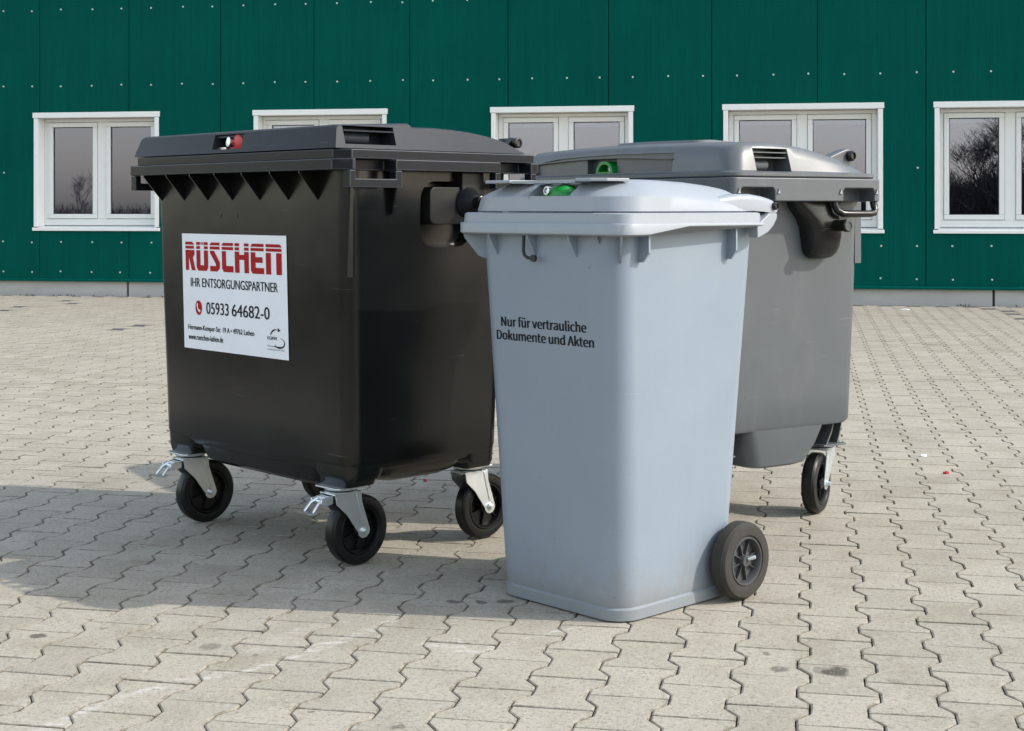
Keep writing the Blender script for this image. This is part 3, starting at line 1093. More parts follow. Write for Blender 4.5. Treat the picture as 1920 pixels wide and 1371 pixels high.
    L = [('R', 0.035, 0.135), ('U', 0.147, 0.263), ('S', 0.284, 0.380), ('C', 0.402, 0.511), ('H', 0.527, 0.658), ('E', 0.677, 0.797), ('N', 0.816, 0.957)]
    RT, R1, R2a, R2, R3a, RB = 0.071, 0.096, 0.106, 0.131, 0.142, 0.318
    P_ = []

    def main(a, b, pts):
        P_.append(poly([U(a + (b - a) * x, RB + (R3a - RB) * y) for x, y in pts]))

    def bar(a, b, rl=0.0, rr=0.0):
        c_ = min(0.016, (b - a) * 0.4)
        P_.append(poly([U(a, R1), U(b, R1), U(b, RT + (0.018 if rr else 0)), U(b - (c_ if rr else 0), RT), U(a + (c_ if rl else 0), RT), U(a, RT + (0.018 if rl else 0))]))
        P_.append(RC(a, b, R2a, R2))
    for ch, a, b in L:
        wd = b - a
        if ch == 'R':
            bar(a, a + wd * 0.86, 0, 1)
            main(a, b, [(0, 0), (0.33, 0), (0.33, 1), (0, 1)])
            main(a, b, [(0.345, 0.66), (0.62, 0), (1, 0), (0.74, 0.62), (0.92, 0.80), (0.92, 1), (0.345, 1)])
        elif ch == 'U':
            bar(a, a + wd * 0.33)
            bar(b - wd * 0.33, b)
            P_.append(RC(a + wd * 0.40, a + wd * 0.47, RT, R1 - 0.002))
            P_.append(RC(a + wd * 0.54, a + wd * 0.61, RT, R1 - 0.002))
            main(a, b, [(0, 0.16), (0.14, 0), (0.86, 0), (1, 0.16), (1, 1), (0.66, 1), (0.66, 0.27), (0.34, 0.27), (0.34, 1), (0, 1)])
        elif ch == 'S':
            bar(a, b, 1, 0)
            main(a, b, [(0, 0), (0.72, 0), (1, 0.16), (1, 0.44), (0.42, 1), (0, 1), (0, 0.90), (0.60, 0.36), (0.60, 0.26), (0, 0.26)])
        elif ch == 'C':
            bar(a, b, 1, 0)
            main(a, b, [(0, 0.16), (0.14, 0), (1, 0), (1, 0.30), (0.36, 0.30), (0.36, 1), (0, 1)])
        elif ch == 'H':
            bar(a, a + wd * 0.32)
            bar(b - wd * 0.32, b)
            main(a, b, [(0, 0), (0.32, 0), (0.32, 0.62), (0.68, 0.62), (0.68, 0), (1, 0), (1, 1), (0.68, 1), (0.68, 0.86), (0.32, 0.86), (0.32, 1), (0, 1)])
        elif ch == 'E':
            bar(a, b, 1, 0)
            main(a, b, [(0, 0.14), (0.12, 0), (1, 0), (1, 0.28), (0.36, 0.28), (0.36, 0.52), (0.9, 0.52), (0.9, 0.78), (0.36, 0.78), (0.36, 1), (0, 1)])
        else:
            bar(a, b, 0, 1)
            main(a, b, [(0, 0), (0.32, 0), (0.32, 1), (0, 1)])
            main(a, b, [(0.66, 0), (1, 0), (1, 1), (0.66, 1)])
    # phone disc
    cx_, cz_ = U(0.158, 0.640)
    P_.append(poly([(cx_ + 0.0188 * cos(t * pi / 16), cz_ + 0.0225 * sin(t * pi / 16)) for t in range(32)]))
    disc = P_.pop()
    flat('lettering', P_, M['ink_red'], st, yfront, 0.0026)['label'] = 'red wordmark cut by two white stripes'
    flat('phone_disc', [disc], M['ink_red'], st, yfront, 0.0026)
    hs = [(-0.0085, 0.0130), (-0.0030, 0.0140), (-0.0020, 0.0070), (-0.0050, 0.0050), (-0.0010, -0.0025), (0.0050, -0.0065), (0.0070, -0.0045), (0.0120, -0.0090), (0.0075, -0.0145), (0.0010, -0.0120),
          (-0.0060, -0.0050), (-0.0100, 0.0050)]
    flat('phone_symbol', [poly([(cx_ + x, cz_ + z) for x, z in hs])], M['sticker'], st, yfront, 0.0034)
    T = []

    def line(s, u0, u1, v0, v1, bold=0.0):
        a, b = U(u0, v1), U(u1, v0)
        T.append(text_mesh(s, a[0], b[0], a[1], b[1], bold))
    line('IHR ENTSORGUNGSPARTNER', 0.083, 0.916, 0.382, 0.460, 0.0006)
    line('05933', 0.236, 0.455, 0.585, 0.688, 0.0008)
    line('64682-0', 0.487, 0.838, 0.585, 0.688, 0.0008)
    line('Hermann-Kemper-Str. 19 A \u2022 49762 Lathen', 0.047, 0.693, 0.790, 0.848, 0.0005)
    line('www.rueschen-lathen.de', 0.047, 0.395, 0.873, 0.921, 0.0005)
    line('EGRW.', 0.815, 0.905, 0.822, 0.848, 0.0005)
    line('Entsorgungsgemeinschaft', 0.815, 0.955, 0.893, 0.909, 0.0)
    line('zertifiziert gem\u00e4\u00df \u00a7 56 KrWG', 0.808, 0.965, 0.921, 0.936, 0.0)
    # circular arrow of the emblem
    cx_, cz_ = U(0.905, 0.835)
    arc = []
    for k in range(15):
        t = R(150 - 70 * k / 14)
        arc.append((t, 0.0027))
    for (t0, t1, rx, rz, ox, oz) in ((165, 75, 0.030, 0.024, -0.006, 0.002), (-150, 75, 0.027, 0.0145, 0.008, -0.012)):
        n_ = 22
        o1, o2 = [], []
        for k in range(n_ + 1):
            t = R(t0 + (t1 - t0) * k / n_)
            hw_ = 0.0020 * (0.35 + 0.9 * sin(pi * min(1, (k + 2) / n_)))
            o1.append((cx_ + ox + (rx + hw_) * cos(t), cz_ + oz + (rz + hw_) * sin(t)))
            o2.append((cx_ + ox + (rx - hw_) * cos(t), cz_ + oz + (rz - hw_) * sin(t)))
        for k in range(n_):
            T.append(poly([o1[k], o1[k + 1], o2[k + 1], o2[k]]))
    ax_, az_ = cx_ + 0.002, cz_ + 0.0255
    T.append(poly([(ax_, az_ + 0.006), (ax_ + 0.014, az_ - 0.001), (ax_, az_ - 0.006)]))
    for q_ in T[:8]:
        flat('lettering', [q_], M['ink_black'], st, yfront, 0.0026)
    flat('emblem', T[8:], M['ink_black'], st, yfront, 0.0026)
    return root


def rrect2(hx, hy, r_, n=5):
    return [(p[0], p[1]) for p in rrect(hx, hy, r_, 0, nc=n, ns=1)]


# ------------------------------------------------------------------ mid-grey four-wheeled container
def grey_container():
    root = empty('waste_container', (0.605, 5.171, 0), R(-57.6))
    tag(root, 'mid-grey four-wheeled waste container with green lock and black side trunnion', 'waste container', 'waste containers')
    W2, D2 = 0.616, 0.318
    tw, td, bw, bd = 0.522, 0.330, 0.500, 0.306
    zt, zb = 1.100, 0.318
    rings = []
    for k in range(0, 9):
        t = k / 8
        rings.append(rrect(bw + (tw - bw) * t, min(bd + (td - bd) * t, D2 + 0.002), 0.042, zb + (zt - zb) * t))
    rings = [rrect(bw - 0.03, bd - 0.03, 0.04, zb - 0.020), rrect(bw - 0.005, bd - 0.005, 0.05, zb - 0.012)] + rings
    MB().loft(rings).build('body', M['grey'], root)
    # rounded lower hull between the caster pockets
    hull = [rrect(0.462, 0.098, 0.05, 0.179, 0.0), rrect(0.480, 0.128, 0.05, 0.188, 0.002), rrect(0.492, 0.156, 0.045, 0.25, 0.012), rrect(0.496, 0.174, 0.04, 0.3062, 0.020)]
    MB().loft(hull).build('hull', M['grey'], root)
    hull = [rrect(0.24, 0.25, 0.05, 0.184), rrect(0.26, 0.272, 0.05, 0.196), rrect(0.28, 0.284, 0.05, 0.305)]
    MB().loft(hull).build('hull', M['grey'], root)
    # rim apron with grip openings
    rr = []
    for z, i in ((1.034, 0.0), (1.107, 0.0)):
        rr.append(rrect(W2 - i, D2 - i, 0.022, z))
    rim = MB().loft(rr).build('rim', M['grey'], root, 0.004)
    cut = []
    for sx in (-1, 1):
        for a, b in ((0.146, 0.284), (-0.284, -0.146)):
            cut.append(MB().prism([(a, 1.0), (b, 1.0), (b, 1.068), (b - 0.008, 1.076), (a + 0.008, 1.076), (a, 1.068)], 'x', sx * 0.545, sx * 0.7))
    cut.append(MB().box(-0.45, 0.45, -0.5, -0.293, 1.0, 1.085))
    carve(rim, cut)
    for sx in (-1, 1):
        for a, b in ((0.130, 0.302), (-0.302, -0.130)):
            r_ = 0.0115
            pts = [(sx * 0.590, a, 1.050), (sx * 0.592, a, 1.022), (sx * 0.598, a + 0.006, 1.004), (sx * 0.604, a + 0.022, 0.995), (sx * 0.606, a + 0.045, 0.994), (sx * 0.606, b - 0.030, 0.994),
                   (sx * 0.605, b - 0.010, 0.997), (sx * 0.600, b, 1.008), (sx * 0.594, b, 1.025), (sx * 0.590, b, 1.050)]
            MB().tube(pts, r_, 12).build('grip', M['trunnion'], root)
        for y in (-0.293, -0.132, 0.132, 0.293):
            MB().prism([(y - 0.005, 1.058), (y + 0.006, 1.058), (y + 0.002, 1.072)], 'x', sx * 0.612, sx * 0.6185).build('clip', M['light_lid'], root)
            MB().prism([(y - 0.009, 1.055), (y + 0.004, 1.055), (y - 0.002, 1.074)], 'x', sx * 0.612, sx * 0.6172).build('clip_recess', M['gasket'], root)
        # edge strip at the rear corner
        MB().box(sx * 0.490, sx * 0.512, 0.300, 0.330, 0.830, 1.033).build('side_rib', M['grey'], root, 0.002)
    # lid
    tab = [(-0.31, 1.190), (-0.29, 1.203), (-0.25, 1.213), (-0.15, 1.217), (-0.05, 1.212), (0.01, 1.204), (0.064, 1.194), (0.12, 1.182), (0.181, 1.166), (0.23, 1.149), (0.276, 1.128), (0.312, 1.110)]

    def prof(x, y):
        return lerp_tab(tab, y) + 0.014 * (1 - (x / 0.6) ** 2)

    def low(x, y):
        return 1.1075 - 0.000 * x
    base = 1.1085
    lx, ly = 0.606, 0.312
    rings = [rrect(lx, ly, 0.045, base, nc=8, ns=14), rrect(lx + 0.004, ly + 0.003, 0.047, base + 0.004, nc=8, ns=14), rrect(lx + 0.004, ly + 0.003, 0.047, base + 0.013, nc=8, ns=14),
             rrect(lx - 0.002, ly - 0.002, 0.045, base + 0.016, nc=8, ns=14)]

    def zmix(frac, add=0.0):
        return lambda x, y: max(base + 0.0165 + add, base + 0.016 + (prof(x, y) - base - 0.016) * frac)
    rings += [rrect(lx - 0.010, ly - 0.008, 0.05, zmix(0.05), nc=8, ns=14), rrect(lx - 0.022, ly - 0.014, 0.055, zmix(0.5, 0.0004), nc=8, ns=14), rrect(lx - 0.034, ly - 0.022, 0.06, zmix(0.88, 0.0008), nc=8, ns=14),
              rrect(lx - 0.046, ly - 0.034, 0.07, zmix(0.98, 0.0012), nc=8, ns=14), rrect(lx - 0.066, ly - 0.056, 0.07, zmix(1.0, 0.0016), nc=8, ns=14), rrect(lx - 0.12, ly - 0.11, 0.06, zmix(1.0, 0.002), nc=8, ns=14),
              rrect(lx - 0.20, ly - 0.19, 0.04, zmix(1.01, 0.002), nc=8, ns=14), rrect(lx - 0.29, ly - 0.285, 0.015, zmix(1.015, 0.002), nc=8, ns=14)]
    lid = MB().loft(rings).build('lid', M['grey_lid'], root, ang=28)
    cut = [MB().prism([(-0.50, 1.130), (0.305, 1.130), (0.305, 1.190), (0.2, 1.1915), (0.0, 1.1935), (-0.2, 1.1915), (-0.36, 1.186), (-0.50, 1.172)], 'y', -0.4, -0.2865)]
    cut.append(MB().box(-0.185, -0.012, -0.4, -0.262, 1.1305, 1.179))
    for sx in (-1, 1):
        cut.append(MB().box(sx * 0.515, sx * 0.7, -0.204, -0.060, 1.1265, 1.1985))
    carve(lid, cut)
    arch = [(-0.499 + 0.804 * k / 24, 1.1605 + 0.0205 * sin(pi * (0.16 + 0.68 * k / 24)) ** 1.2) for k in range(25)]
    MB().prism(arch + [(x, z + 0.004) for x, z in arch[::-1]], 'y', -0.3005, -0.286).build('lid_rib', M['grey_lid'], lid)
    for sx in (-1, 1):
        for z in (1.168, 1.184):
            MB().box(sx * 0.516, sx * 0.575, -0.2035, -0.0605, z, z + 0.0035).build('pocket_bar', M['grey_lid'], lid)
        MB().cyl((sx * 0.54, -0.2, 1.148), (sx * 0.54, -0.12, 1.148), 0.016, n=18).build('pocket_grip', M['grey_lid'], lid)
    # raised pad on the crown
    MB().loft([rrect(0.23, 0.10, 0.03, lambda x, y: prof(x, y) - 0.004, -0.12, 0.10, ns=10), rrect(0.22, 0.09, 0.03, lambda x, y: prof(x, y) + 0.008, -0.12, 0.10, ns=10),
               rrect(0.10, 0.01, 0.005, lambda x, y: prof(x, y) + 0.009, -0.12, 0.10, ns=10)]).build('lid_pad', M['grey_lid'], lid)
    # green lock
    arcp = [(0.048 * cos(pi * k / 16), 0.040 * sin(pi * k / 16)) for k in range(17)]
    inn = [(0.036 * cos(pi * k / 16), 0.030 * sin(pi * k / 16)) for k in range(17)]
    cxl, czl = -0.066, 1.1318
    g_ = MB()
    g_.prism([(cxl + x, czl + z) for x, z in arcp] + [(cxl + x, czl + z) for x, z in inn[::-1]], 'y', -0.302, -0.264)
    g_.prism([(cxl + x, czl + z + 0.001) for x, z in arcp], 'y', -0.268, -0.262)
    g_.box(cxl - 0.047, cxl + 0.047, -0.303, -0.2685, czl - 0.001, czl + 0.004)
    lk = g_.build('lock', M['green'], root)
    MB().lathe([(0.0125, 0), (0.0125, 0.014), (0.009, 0.0145)], (cxl + 0.006, -0.268, czl + 0.017), (0, -1, 0), 20).build('lock_barrel', M['chrome'], lk)
    # hinge arms at the back
    for sx in (-1, 1):
        h = MB().prism([(0.14, 1.174), (0.20, 1.196), (0.235, 1.206), (0.262, 1.200), (0.268, 1.180), (0.262, 1.130), (0.22, 1.145)], 'x', sx * 0.50, sx * 0.545)
        h.build('hinge_arm', M['grey_lid'], root, 0.006)
        MB().lathe([(0.0175, 0), (0.0175, 0.012), (0.011, 0.018), (0.010, 0.013)], (sx * 0.545, 0.243, 1.183), (sx, 0, 0), 20).build('hinge_bolt', M['trunnion'], root)
    # trunnions
    for sx in (-1, 1):
        lv = [(1.0345, 0.095, 0.108, 0.055), (1.015, 0.098, 0.101, 0.060), (0.995, 0.104, 0.090, 0.065), (0.975, 0.112, 0.080, 0.070), (0.95, 0.118, 0.073, 0.072), (0.92, 0.121, 0.070, 0.070), (0.89, 0.123, 0.066, 0.064),
              (0.868, 0.123, 0.058, 0.054), (0.856, 0.123, 0.046, 0.042), (0.850, 0.123, 0.030, 0.026)]
        rings = []
        for z, cy, hw_, out in lv:
            ring = []
            wx = bw + (tw - bw) * (z - zb) / (zt - zb) - 0.01
            for k in range(25):
                a = pi * k / 24
                c_, s_ = cos(a), sin(a)
                e = 2 / 3.2
                ring.append((sx * (wx + 0.01 + out * (abs(s_) ** e)), cy + hw_ * (abs(c_) ** e) * (1 if c_ > 0 else -1), z))
            ring += [(sx * wx, cy - hw_, z), (sx * wx, cy + hw_, z)]
            rings.append(ring)
        t = MB().loft(rings).build('trunnion', M['trunnion'], root, ang=50)
        MB().lathe([(0.023, 0), (0.023, 0.010), (0.0185, 0.011), (0.0185, 0.060), (0.0205, 0.061), (0.0205, 0.072), (0.016, 0.075), (0.009, 0.070)], (sx * 0.570, 0.140, 0.957), (sx, 0, 0), 24).build('trunnion_pin', M['trunnion'], t)
        MB().lathe([(0.0175, 0), (0.0175, 0.0035), (0.0115, 0.0036), (0.0105, 0.001)], (sx * 0.6425, 0.140, 0.957), (sx, 0, 0), 24).build('pin_cap', M['hub_grey'], t)
    # caster pockets: floor plate and curved webs
    for sx in (-1, 1):
        for sy in (-1, 1):
            y0 = 0.196 if sy > 0 else -0.160
            MB().box(sx * 0.32, sx * 0.482, min(sy * 0.19, sy * 0.292), max(sy * 0.19, sy * 0.292), 0.2285, 0.2335).build('pocket_floor', M['grey'], root, 0.001)
            MB().prism([(sy * 0.30, 0.306), (sy * 0.252, 0.306), (sy * 0.238, 0.280), (sy * 0.222, 0.258), (sy * 0.200, 0.2340), (sy * 0.292, 0.2340), (sy * 0.296, 0.262)], 'x', sx * 0.36, sx * 0.366).build('pocket_web', M['grey'], root)
            MB().prism([(sy * 0.238, 0.306), (sy * 0.243, 0.306), (sy * 0.232, 0.272), (sy * 0.212, 0.2340), (sy * 0.205, 0.2340), (sy * 0.228, 0.275)], 'x', sx * 0.40, sx * 0.476).build('pocket_web', M['grey'], root)
            MB().prism([(sy * 0.2935, 0.306), (sy * 0.290, 0.306), (sy * 0.278, 0.262), (sy * 0.268, 0.234), (sy * 0.272, 0.234), (sy * 0.283, 0.262)], 'x', sx * 0.36, sx * 0.462).build('pocket_web', M['grey'], root)
    make_caster(root, 0.394, 0.262, 0.2255, R(209), brake=False)
    make_caster(root, 0.394, -0.240, 0.2255, R(200), brake=True)
    make_caster(root, -0.394, 0.240, 0.2255, R(185), brake=False)
    make_caster(root, -0.394, -0.240, 0.2255, R(190), brake=True)
    return root


# ------------------------------------------------------------------ light grey two-wheeled bin
def wheelie_bin():
    root = empty('wheelie_bin', (0.262, 3.896, 0), R(-46.26))
    tag(root, 'light blue-grey two-wheeled bin with black lettering and a green lock', 'wheelie bin')
    # body (front, back and side walls each taper)
    F0, F1 = -0.211, -0.252
    B0, B1 = 0.238, 0.298
    S0, S1 = 0.221, 0.254

    def ring(z, add=0.0, r_=0.07, zz=None):
        t = (z - 0.05) / 0.9
        fy, by, sx = F0 + (F1 - F0) * t - add, B0 + (B1 - B0) * t + add, S0 + (S1 - S0) * t + add
        return rrect(sx, (by - fy) / 2, r_ + add, z if zz is None else zz, (by + fy) / 2, 0, 10, 6)

    def yfront(z):
        return F0 + (F1 - F0) * (z - 0.05) / 0.9
    rings = [ring(0.05, -0.012, 0.07, 0.000), ring(0.05, 0.000, 0.07, 0.004), ring(0.05, 0.0015, 0.07, 0.030), ring(0.05, -0.0045, 0.07, 0.0345), ring(0.05, -0.0015, 0.07, 0.046), ring(0.07, 0.0, 0.07)]
    for k in range(1, 9):
        rings.append(ring(0.07 + 0.90 * k / 8, 0.0, 0.07 - 0.012 * k / 8))
    MB().loft(rings).build('body', M['light'], root)
    # rim: lower apron (rises along the sides) and inset upper band
    HX, HY = 0.303, 0.290

    def zlow(x, y):
        if y > -0.20:
            return lerp_tab([(-0.20, 0.946), (-0.047, 0.9655), (0.4, 0.9655)], y)
        return 0.946
    NC, NS = 8, 20
    rr = [rrect(HX - 0.006, HY - 0.006, 0.046, zlow, nc=NC, ns=NS), rrect(HX, HY, 0.05, lambda x, y: zlow(x, y) + 0.004, nc=NC, ns=NS), rrect(HX, HY, 0.05, 0.9735, nc=NC, ns=NS), rrect(HX - 0.0015, HY - 0.0015, 0.05, 0.976, nc=NC, ns=NS),
          rrect(HX - 0.008, HY - 0.008, 0.045, 0.9768, nc=NC, ns=NS), rrect(HX - 0.010, HY - 0.010, 0.045, 0.999, nc=NC, ns=NS), rrect(HX - 0.014, HY - 0.014, 0.045, 1.002, nc=NC, ns=NS)]
    MB().loft(rr).build('rim', M['light_lid'], root, ang=40)
    # lid
    tab = [(-0.30, 1.074), (-0.23, 1.084), (-0.10, 1.086), (-0.03, 1.0845), (0.06, 1.081), (0.13, 1.0755), (0.19, 1.068), (0.235, 1.060), (0.27, 1.051), (0.30, 1.040), (0.33, 1.024)]

    def top(x, y):
        return lerp_tab(tab, y) - 0.004 * (abs(x) / 0.3) ** 2

    def band(x, y):
        return 1.0045 + 0.037 * max(0.0, min(1.0, (0.30 - y) / 0.45)) ** 0.8
    A = dict(nc=12, ns=16)

    def lr(hx, f, b, r_, z):
        return rrect(hx, (b - f) / 2, r_, z, (b + f) / 2, 0, **A)

    def bt(k):
        return lambda x, y: band(x, y) + k * max(0.001, top(x, y) - band(x, y))
    rr = [lr(0.280, -0.266, 0.305, 0.090, 1.0035), lr(0.284, -0.270, 0.309, 0.094, 1.0055), lr(0.279, -0.265, 0.307, 0.100, band), lr(0.268, -0.255, 0.305, 0.110, bt(0.25)),
          lr(0.226, -0.216, 0.296, 0.100, bt(0.80)), lr(0.208, -0.198, 0.288, 0.095, bt(0.955)), lr(0.185, -0.175, 0.27, 0.085, top), lr(0.12, -0.10, 0.19, 0.05, lambda x, y: top(x, y) + 0.001),
          lr(0.02, 0.0, 0.05, 0.008, lambda x, y: top(x, y) + 0.001)]
    lid = MB().loft(rr).build('lid', M['light_lid'], root, ang=40)
    carve(lid, [MB().box(-0.045, 0.100, -0.4, -0.205, 1.0435, 1.0725)])
    # projecting grip lip over the lock: left tab, slotted strip and right plate
    z0, z1 = 1.0755, 1.0815
    MB().prism([(-0.205, -0.262), (-0.195, -0.272), (-0.10, -0.276), (-0.095, -0.18), (-0.19, -0.18)], 'z', z0 + 0.001, z1 + 0.003).build('lid_lip', M['light_lid'], lid, 0.002)
    strip = MB()
    strip.prism([(-0.0945, -0.2745), (0.125, -0.2715), (0.125, -0.266), (-0.0945, -0.269)], 'z', z0, z1)
    strip.prism([(-0.0945, -0.218), (0.125, -0.218), (0.125, -0.18), (-0.0945, -0.18)], 'z', z0, z1)
    for x in (-0.094, -0.030, 0.030, 0.095):
        strip.prism([(x, -0.2685), (x + 0.028, -0.2665), (x + 0.028, -0.2185), (x, -0.2185)], 'z', z0, z1 - 0.0004)
    strip.build('lid_lip', M['light_lid'], lid)
    MB().prism([(0.1255, -0.270), (0.17, -0.262), (0.200, -0.235), (0.215, -0.17), (0.1255, -0.17)], 'z', z0 + 0.003, z1 + 0.005).build('lid_lip', M['light_lid'], lid, 0.002)
    # lock
    arcp = [(0.052 * cos(pi * k / 14), 0.027 * sin(pi * k / 14)) for k in range(15)]
    rings = []
    for y, s_ in ((-0.206, 1.0), (-0.232, 1.0), (-0.250, 0.82), (-0.258, 0.5)):
        rings.append([(0.036 + x * s_, y, 1.0440 + z * s_) for x, z in arcp])
    lk = MB().loft(rings).build('lock', M['green'], root, ang=50)
    MB().lathe([(0.0110, 0), (0.0110, 0.010), (0.0075, 0.0105), (0.0070, 0.006)], (0.020, -0.2530, 1.0560), (-0.1, -1, 0.12), 20).build('lock_barrel', M['chrome'], lk)
    # hinge knuckles and brackets at the back
    for sx in (-1, 1):
        ear = []
        for (y, xo, zl, zh) in ((0.06, 0.262, 1.006, 1.030), (0.12, 0.272, 1.006, 1.043), (0.18, 0.281, 1.006, 1.0495), (0.23, 0.287, 1.006, 1.0495), (0.27, 0.290, 1.004, 1.0450), (0.300, 0.291, 1.001, 1.0390),
                                (0.317, 0.291, 1.000, 1.0345), (0.327, 0.290, 1.004, 1.029), (0.332, 0.286, 1.012, 1.023)):
            xi, c_ = 0.230, 0.006
            ear.append([(sx * xi, y, zl), (sx * xo, y, zl), (sx * xo, y, zh - 2.5 * c_ if zh - zl > 0.02 else zh - 0.004), (sx * (xo - 0.3 * c_), y, zh - 1.2 * c_ if zh - zl > 0.02 else zh - 0.002),
                        (sx * (xo - 1.3 * c_), y, zh - 0.3 * c_), (sx * (xo - 2.8 * c_), y, zh), (sx * xi, y, zh)])
        MB().loft(ear).build('hinge', M['light_lid'], root, ang=45)
        MB().lathe([(0.0105, 0), (0.0105, 0.006), (0.007, 0.009), (0.006, 0.006)], (sx * 0.2915, 0.314, 1.0185), (sx, 0, 0), 16).build('hinge_bolt', M['trunnion'], root)
        MB().prism([(0.285, 1.0), (0.318, 0.999), (0.316, 0.985), (0.300, 0.966), (0.278, 0.950), (0.250, 0.940), (0.232, 0.935), (0.232, 0.9700)], 'x', sx * 0.268, sx * 0.299).build('hinge_bracket', M['light_lid'], root, 0.003)
        MB().tube([(sx * 0.13, 0.335, 1.000), (sx * 0.262, 0.335, 1.000)], 0.012, 12).build('grip_bar', M['trunnion'], root)
        MB().cyl((sx * 0.262, 0.330, 1.003), (sx * 0.262, 0.295, 1.003), 0.011, n=12).build('grip_bar', M['trunnion'], root)
    # gussets
    fins(root, M['light'], [-0.172, -0.030, 0.112], -0.282, 0.9455, yfront, 0.893, 0.004)
    fins(root, M['light'], [0.190], -0.262, 0.9455, yfront, 0.925, 0.003)
    for sx in (-1, 1):
        for (y, z, o) in ((-0.178, 0.882, 0.286), (0.165, 0.882, 0.283)):
            MB().prism([(sx * 0.25, 0.975), (sx * o, 0.975), (sx * o, 0.905), (sx * 0.266, z), (sx * 0.25, z)], 'y', y - 0.003, y + 0.003).build('gusset', M['light'], root)
        # corner gusset turned at forty-five degrees
        c_ = MB()
        q0 = Vector((sx * 0.236, -0.228, 0))
        dr = Vector((sx * 1, -1, 0)).normalized()
        nr = Vector((sx * 1, 1, 0)).normalized() * 0.0025
        vv = []
        for s_ in (-1, 1):
            for (d, z) in ((0, 0.946), (0.062, 0.946), (0.060, 0.936), (0.022, 0.888), (0, 0.880)):
                p = q0 + dr * d + nr * s_
                vv.append((p.x, p.y, z))
        c_.add(vv, [(4, 3, 2, 1, 0), (5, 6, 7, 8, 9), (0, 1, 6, 5), (1, 2, 7, 6), (2, 3, 8, 7), (3, 4, 9, 8), (4, 0, 5, 9)])
        c_.build('gusset', M['light'], root)
    # black seal hook on the front
    hy = -0.262
    hk = MB().tube([(-0.052, hy - 0.010, 0.944), (-0.053, hy - 0.010, 0.905), (-0.050, hy - 0.009, 0.894), (-0.040, hy - 0.008, 0.888), (-0.022, hy - 0.007, 0.887)], 0.0042, 10)
    hk.lathe([(0.009, 0), (0.009, 0.008)], (-0.020, hy - 0.003, 0.887), (0, -1, 0), 16)
    hk.build('seal_hook', M['gasket'], root)
    # wheels and axle
    wy, wx = 0.205, 0.262
    for sx in (-1, 1):
        t = MB()
        tyre_mesh(t, (sx * wx, wy, 0.1), 0.1, 0.052, 0.064)
        ty = t.build('wheel', M['rubber_dirty'], root)
        r_ = MB()
        rim_mesh(r_, (sx * wx, wy, 0.1), 0.0645, 0.050, 8, 0.015)
        r_.build('rim', M['hub_grey'], ty)
        MB().lathe([(0.006, 0), (0.006, 0.016), (0.0045, 0.020)], (sx * (wx + 0.0225), wy + 0.006, 0.106), (sx * 0.9, 0.45, 0.35), 12).build('axle_end', M['zinc'], ty)
    MB().cyl((-0.28, wy, 0.1), (0.28, wy, 0.1), 0.010, n=14).build('axle', M['zinc'], root)
    for sx in (-1, 1):
        MB().prism([(0.12, 0.06), (0.178, 0.075), (0.180, 0.125), (0.175, 0.19), (0.12, 0.22)], 'x', sx * 0.16, sx * 0.198).build('axle_bracket', M['light'], root, 0.003)
    # lettering on the front
    T = [text_mesh('Nur f\u00fcr vertrauliche', -0.166, 0.136, 0.7075, 0.7345, 0.0013, FONT), text_mesh('Dokumente und Akten', -0.184, 0.160, 0.6722, 0.6985, 0.0013, FONT)]
    for q_ in T:
        flat('lettering', [q_], M['ink_black'], root, yfront, 0.0008)
    return root


black_container()
grey_container()
wheelie_bin()


# ------------------------------------------------------------------ litter
def scrap(x, y, sx, sy, mat, label, cat='litter', rot=0.3):
    p = px_ground(x, y)
    mb = MB()
    n = 7
    top = [(sx * cos(2 * pi * k / n) * random.uniform(0.7, 1.1), sy * sin(2 * pi * k / n) * random.uniform(0.7, 1.1), 0.004 + random.uniform(0, 0.006)) for k in range(n)]
    bot = [(a, b, 0.0006) for a, b, c in top]
    mb.loft([bot, top])
    o = mb.build('paper_scrap' if cat == 'litter' else 'petal', mat, None, loc=(p.x, p.y, -0.001), rotz=rot)
    tag(o, label, cat)
    return o


M['petal'] = simple('red_scrap', (0.36, 0.015, 0.03), 0.6)
M['paper'] = simple('white_scrap', (0.75, 0.75, 0.76), 0.7)
scrap(797, 902, 0.007, 0.010, M['petal'], 'small crumpled red scrap lying under the black container', 'scrap')
scrap(1774, 888, 0.012, 0.012, M['petal'], 'thin red scrap lying on the open paving beside the grey container', 'scrap', 0.9)
scrap(1732, 856, 0.014, 0.010, M['paper'], 'white scrap on the open paving between the red scrap and the wall', 'scrap')
scrap(1698, 581, 0.05, 0.04, M['paper'], 'crumpled white scrap at the foot of the green wall', 'scrap')


